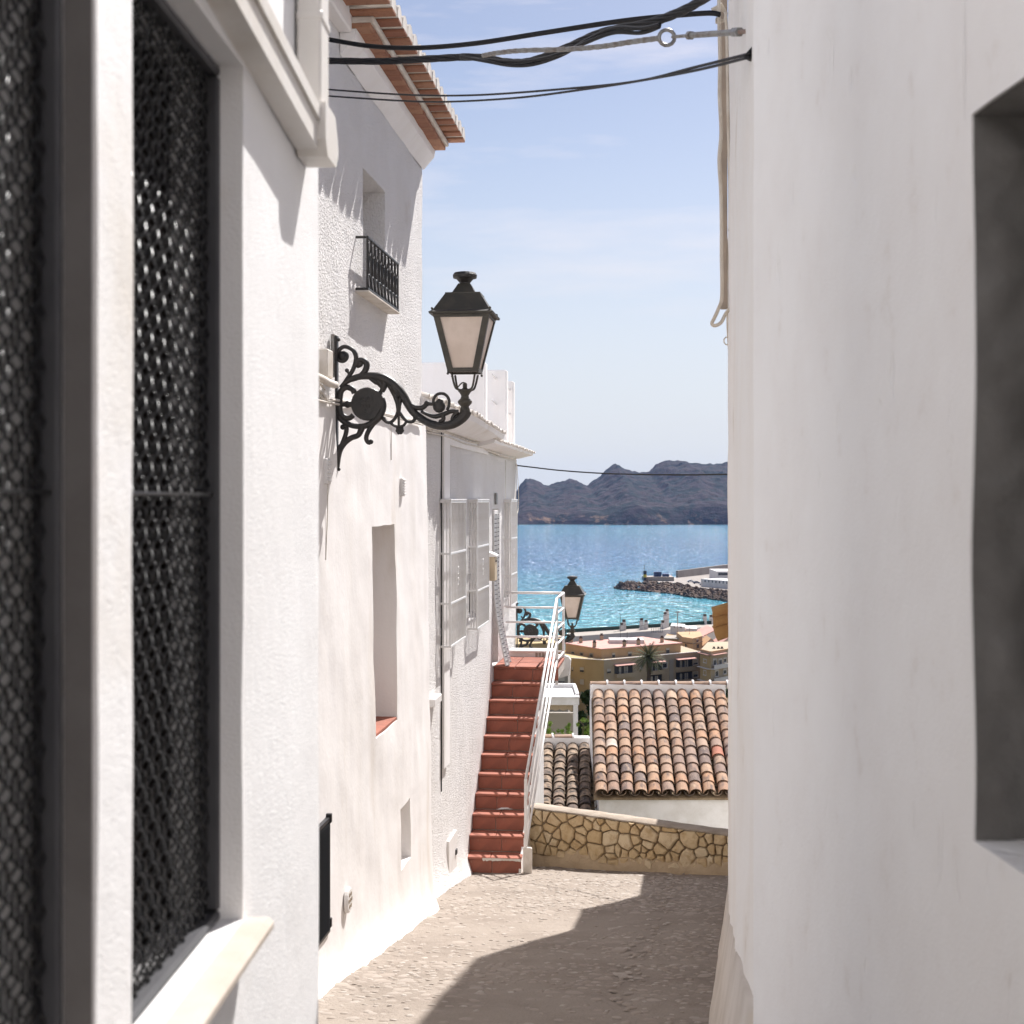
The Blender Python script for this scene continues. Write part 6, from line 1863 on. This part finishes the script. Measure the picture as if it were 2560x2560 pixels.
# ------------------------------------------------------------------ breakwater and harbour quay
def sea_pt(px, py, zup=0.0):
    Y = (E - SEA - zup) * F / (py - HY); return Vector(((px - HX) / F * Y, Y, SEA + zup))
m_rock = M('breakwater_rock', (0.17, 0.115, 0.08), 0.95, (0.06, 0.045, 0.037), 0.35, 0.42, 0.62, bump=0.6, bscale=2.0, bdist=0.4, col3=(0.28, 0.20, 0.14), c3scale=0.5, c3min=0.56, c3max=0.68)
m_quay = M('quay_concrete', (0.34, 0.30, 0.265), 0.9, (0.28, 0.245, 0.215), 0.1)
m_navy = M('navy_paint', (0.05, 0.07, 0.16), 0.6)
m_yellowp = M('beacon_yellow', (0.6, 0.42, 0.05), 0.6)
qy = empty('harbour_quay', 'concrete harbour quay with a long sea wall reaching out into the bay', 'quay', tuple(sea_pt(1720, 1465)))
front = [sea_pt(1612, 1455, 3), sea_pt(1690, 1458, 3), sea_pt(1720, 1465, 3), sea_pt(1850, 1482, 3), sea_pt(2050, 1512, 3)]
backp = [sea_pt(2050, 1395, 3), sea_pt(1850, 1426, 3), sea_pt(1690, 1444, 3), sea_pt(1612, 1448, 3)]
poly = front + backp
MB().prism([(p.x, p.y, SEA - 4) for p in poly], (0, 0, 7)).build('deck', m_quay, qy)
q = MB()
for a, b_ in zip(backp, backp[1:3]):
    d = (b_ - a); n = Vector((-d.y, d.x, 0)).normalized() * 1.5
    q.prism([a + Vector((0, 0, 0.01)), b_ + Vector((0, 0, 0.01)), b_ + Vector((0, 0, 4.2)), a + Vector((0, 0, 5.2))], n)
q.build('sea_wall', m_quay, qy)
pA_, pB_ = sea_pt(1612, 1453.5, 3), sea_pt(1690, 1455, 3)
MB().bbox((pA_.x, pA_.y + 3, SEA + 3.002), (pB_.x, pA_.y + 18, SEA + 5.4), 0.05).build('pier_head_block', m_quay, qy)
for (px, w) in ((1640, 3.0), (1647.5, 3.0), (1664, 4.5)):
    x = (px - HX) / F * (pA_.y + 8); hgt = 2.8 if w < 4 else 1.6
    MB().bbox((x - w * 0.42, pA_.y + 6, SEA + 5.402), (x + w * 0.42, pA_.y + 9, SEA + 5.4 + hgt), 0.05).build('shed', m_navy, qy)
hb = empty('harbour_building', 'long low white harbour building with small square windows on the quay', 'building', tuple(sea_pt(1800, 1465, 3)))
a, b_ = sea_pt(1756, 1468, 3), sea_pt(1860, 1477, 3); a.y += 6; b_.y += 6
fh = Face((a.x, a.y), (b_.x, b_.y))
q = MB(); fh.quadbox(q, fh.A, fh.B, SEA + 3.01, SEA + 7.2, 0.0, -14); q.build('wall', m_wht, hb)
for px in range(1762, 1840, 9):
    p = fh.at(px); q = MB(); fh.quadbox(q, p, p + fh.u * 0.8, SEA + 5.6, SEA + 6.8, 0.003, 0.08); q.build('window', m_pane, hb)
hb2 = empty('harbour_building', 'flat grey harbour shed behind the long white one', 'building', tuple(sea_pt(1815, 1448, 3)))
q = MB(); x0 = (1790 - HX) / F * 830; x1 = (1870 - HX) / F * 830; q.bbox((x0, 828, SEA + 3.01), (x1, 858, SEA + 8.5), 0.1); q.build('wall', m_wht, hb2)
q = MB(); q.bbox((x0 + 1, 827.8, SEA + 6.2), (x1, 827.99, SEA + 7.6), 0.02); q.build('window_band', m_pane, hb2)
cols = [(0.7, 0.7, 0.7), (0.05, 0.07, 0.12), (0.5, 0.5, 0.52), (0.03, 0.03, 0.03), (0.6, 0.6, 0.62)]
labs = ['white', 'navy', 'silver', 'black', 'pale grey']
for i, (px, py) in enumerate(((1727, 1456), (1742, 1459.5), (1757, 1463), (1768, 1465), (1781, 1467.5))):
    p = sea_pt(px, py, 3); mc = M('car_paint_' + labs[i].replace(' ', '_'), cols[i], 0.3, spec=0.5)
    ca = empty('parked_car', labs[i] + ' car parked on the harbour quay', 'car', tuple(p), group='cars on the quay')
    q = MB(); q.prism([(p.x - 2.0, p.y, p.z + 0.35), (p.x + 2.0, p.y, p.z + 0.35), (p.x + 2.0, p.y, p.z + 0.85), (p.x + 1.2, p.y, p.z + 0.95), (p.x + 0.7, p.y, p.z + 1.45), (p.x - 0.9, p.y, p.z + 1.45), (p.x - 1.6, p.y, p.z + 0.95), (p.x - 2.0, p.y, p.z + 0.9)], (0, 1.7, 0)); q.build('body', mc, ca)
    for dx in (-1.25, 1.25):
        for dy in (0, 1.55): q = MB(); q.lathe([(0.34, 0), (0.34, 0.2)], (p.x + dx, p.y - 0.03 + dy, p.z + 0.34), 10, axis='y'); q.build('wheel', m_cable, ca)
    q = MB(); q.prism([(p.x - 0.8, p.y - 0.01, p.z + 0.98), (p.x + 0.7, p.y - 0.01, p.z + 0.98), (p.x + 0.5, p.y - 0.01, p.z + 1.38), (p.x - 0.75, p.y - 0.01, p.z + 1.38)], (0, 1.72, 0)); q.build('side_window', m_pane, ca)
bc = empty('harbour_beacon', 'black and yellow harbour beacon at the head of the breakwater', 'beacon', tuple(sea_pt(1612, 1453, 3)))
p = sea_pt(1612.5, 1453, 3)
for (z0, z1, mt) in ((0, 2.2, m_black), (2.2, 3.9, m_yellowp), (3.9, 6.0, m_black)):
    q = MB(); q.lathe([(1.0, z0 + 0.003), (0.95, z1)], (p.x, p.y, p.z), 12); q.build('tower_band', mt, bc)
q = MB(); q.tube([(p.x - 0.4, p.y, p.z + 6), (p.x - 0.4, p.y, p.z + 9.6)], 0.10, 5); q.build('mast', m_black, bc)
# boulders
wl_ = [(1540, 1471), (1558, 1475), (1600, 1478), (1640, 1482), (1690, 1487), (1725, 1494), (1770, 1498), (1836, 1508), (1900, 1520), (2050, 1545)]
tl_ = [(1552, 1459), (1575, 1455), (1612, 1456), (1640, 1456), (1690, 1459), (1725, 1467), (1770, 1474), (1836, 1482), (1900, 1490), (2050, 1514)]
q = MB(); rr_ = random.Random(9)
W_ = [sea_pt(*p_) for p_ in wl_]; T_ = [sea_pt(*p_, 3.2) for p_ in tl_]
for i in range(len(W_) - 1):
    cnt = int((W_[i + 1] - W_[i]).length * 3.4)
    for k in range(cnt):
        f, g = rr_.random(), rr_.random()
        p = W_[i].lerp(W_[i + 1], f).lerp(T_[i].lerp(T_[i + 1], f), g)
        s_ = rr_.uniform(0.7, 1.7)
        k0 = len(q.v)
        q.ball((p.x, p.y, p.z + 0.2), s_, 6, 4, (rr_.uniform(0.8, 1.4), rr_.uniform(0.8, 1.4), rr_.uniform(0.5, 0.9)))
        for v in range(k0, len(q.v)):
            x, y, z = q.v[v]; j = 0.22 * s_
            q.v[v] = (x + rr_.uniform(-j, j), y + rr_.uniform(-j, j), z + rr_.uniform(-j, j))
q.build('breakwater_boulders', m_rock, None, label='dark brown boulders heaped along the breakwater', cat='boulders', kind='stuff')
q = MB()
q.prism([p_ + Vector((0, 2.5, -0.8)) for p_ in (W_[0], W_[4], W_[7], W_[9])] + [p_ + Vector((0, 0, -2.4)) for p_ in (T_[9], T_[7], T_[4], T_[0])], (0, 0, -4)); q.build('rock_bed', m_rock, qy)

# ------------------------------------------------------------------ sea haze
m_haze = bpy.data.materials.new('sea_haze'); m_haze.use_nodes = True
t = m_haze.node_tree; t.nodes.clear()
om = t.nodes.new('ShaderNodeOutputMaterial'); pv_ = t.nodes.new('ShaderNodeVolumePrincipled')
pv_.inputs['Color'].default_value = (0.36, 0.53, 1.0, 1); pv_.inputs['Density'].default_value = 0.00004; pv_.inputs['Anisotropy'].default_value = 0.0
t.links.new(pv_.outputs['Volume'], om.inputs['Volume'])
MB().box((-5700, -80, -58), (5700, 5100, 125)).build('haze', m_haze, kind='stuff')
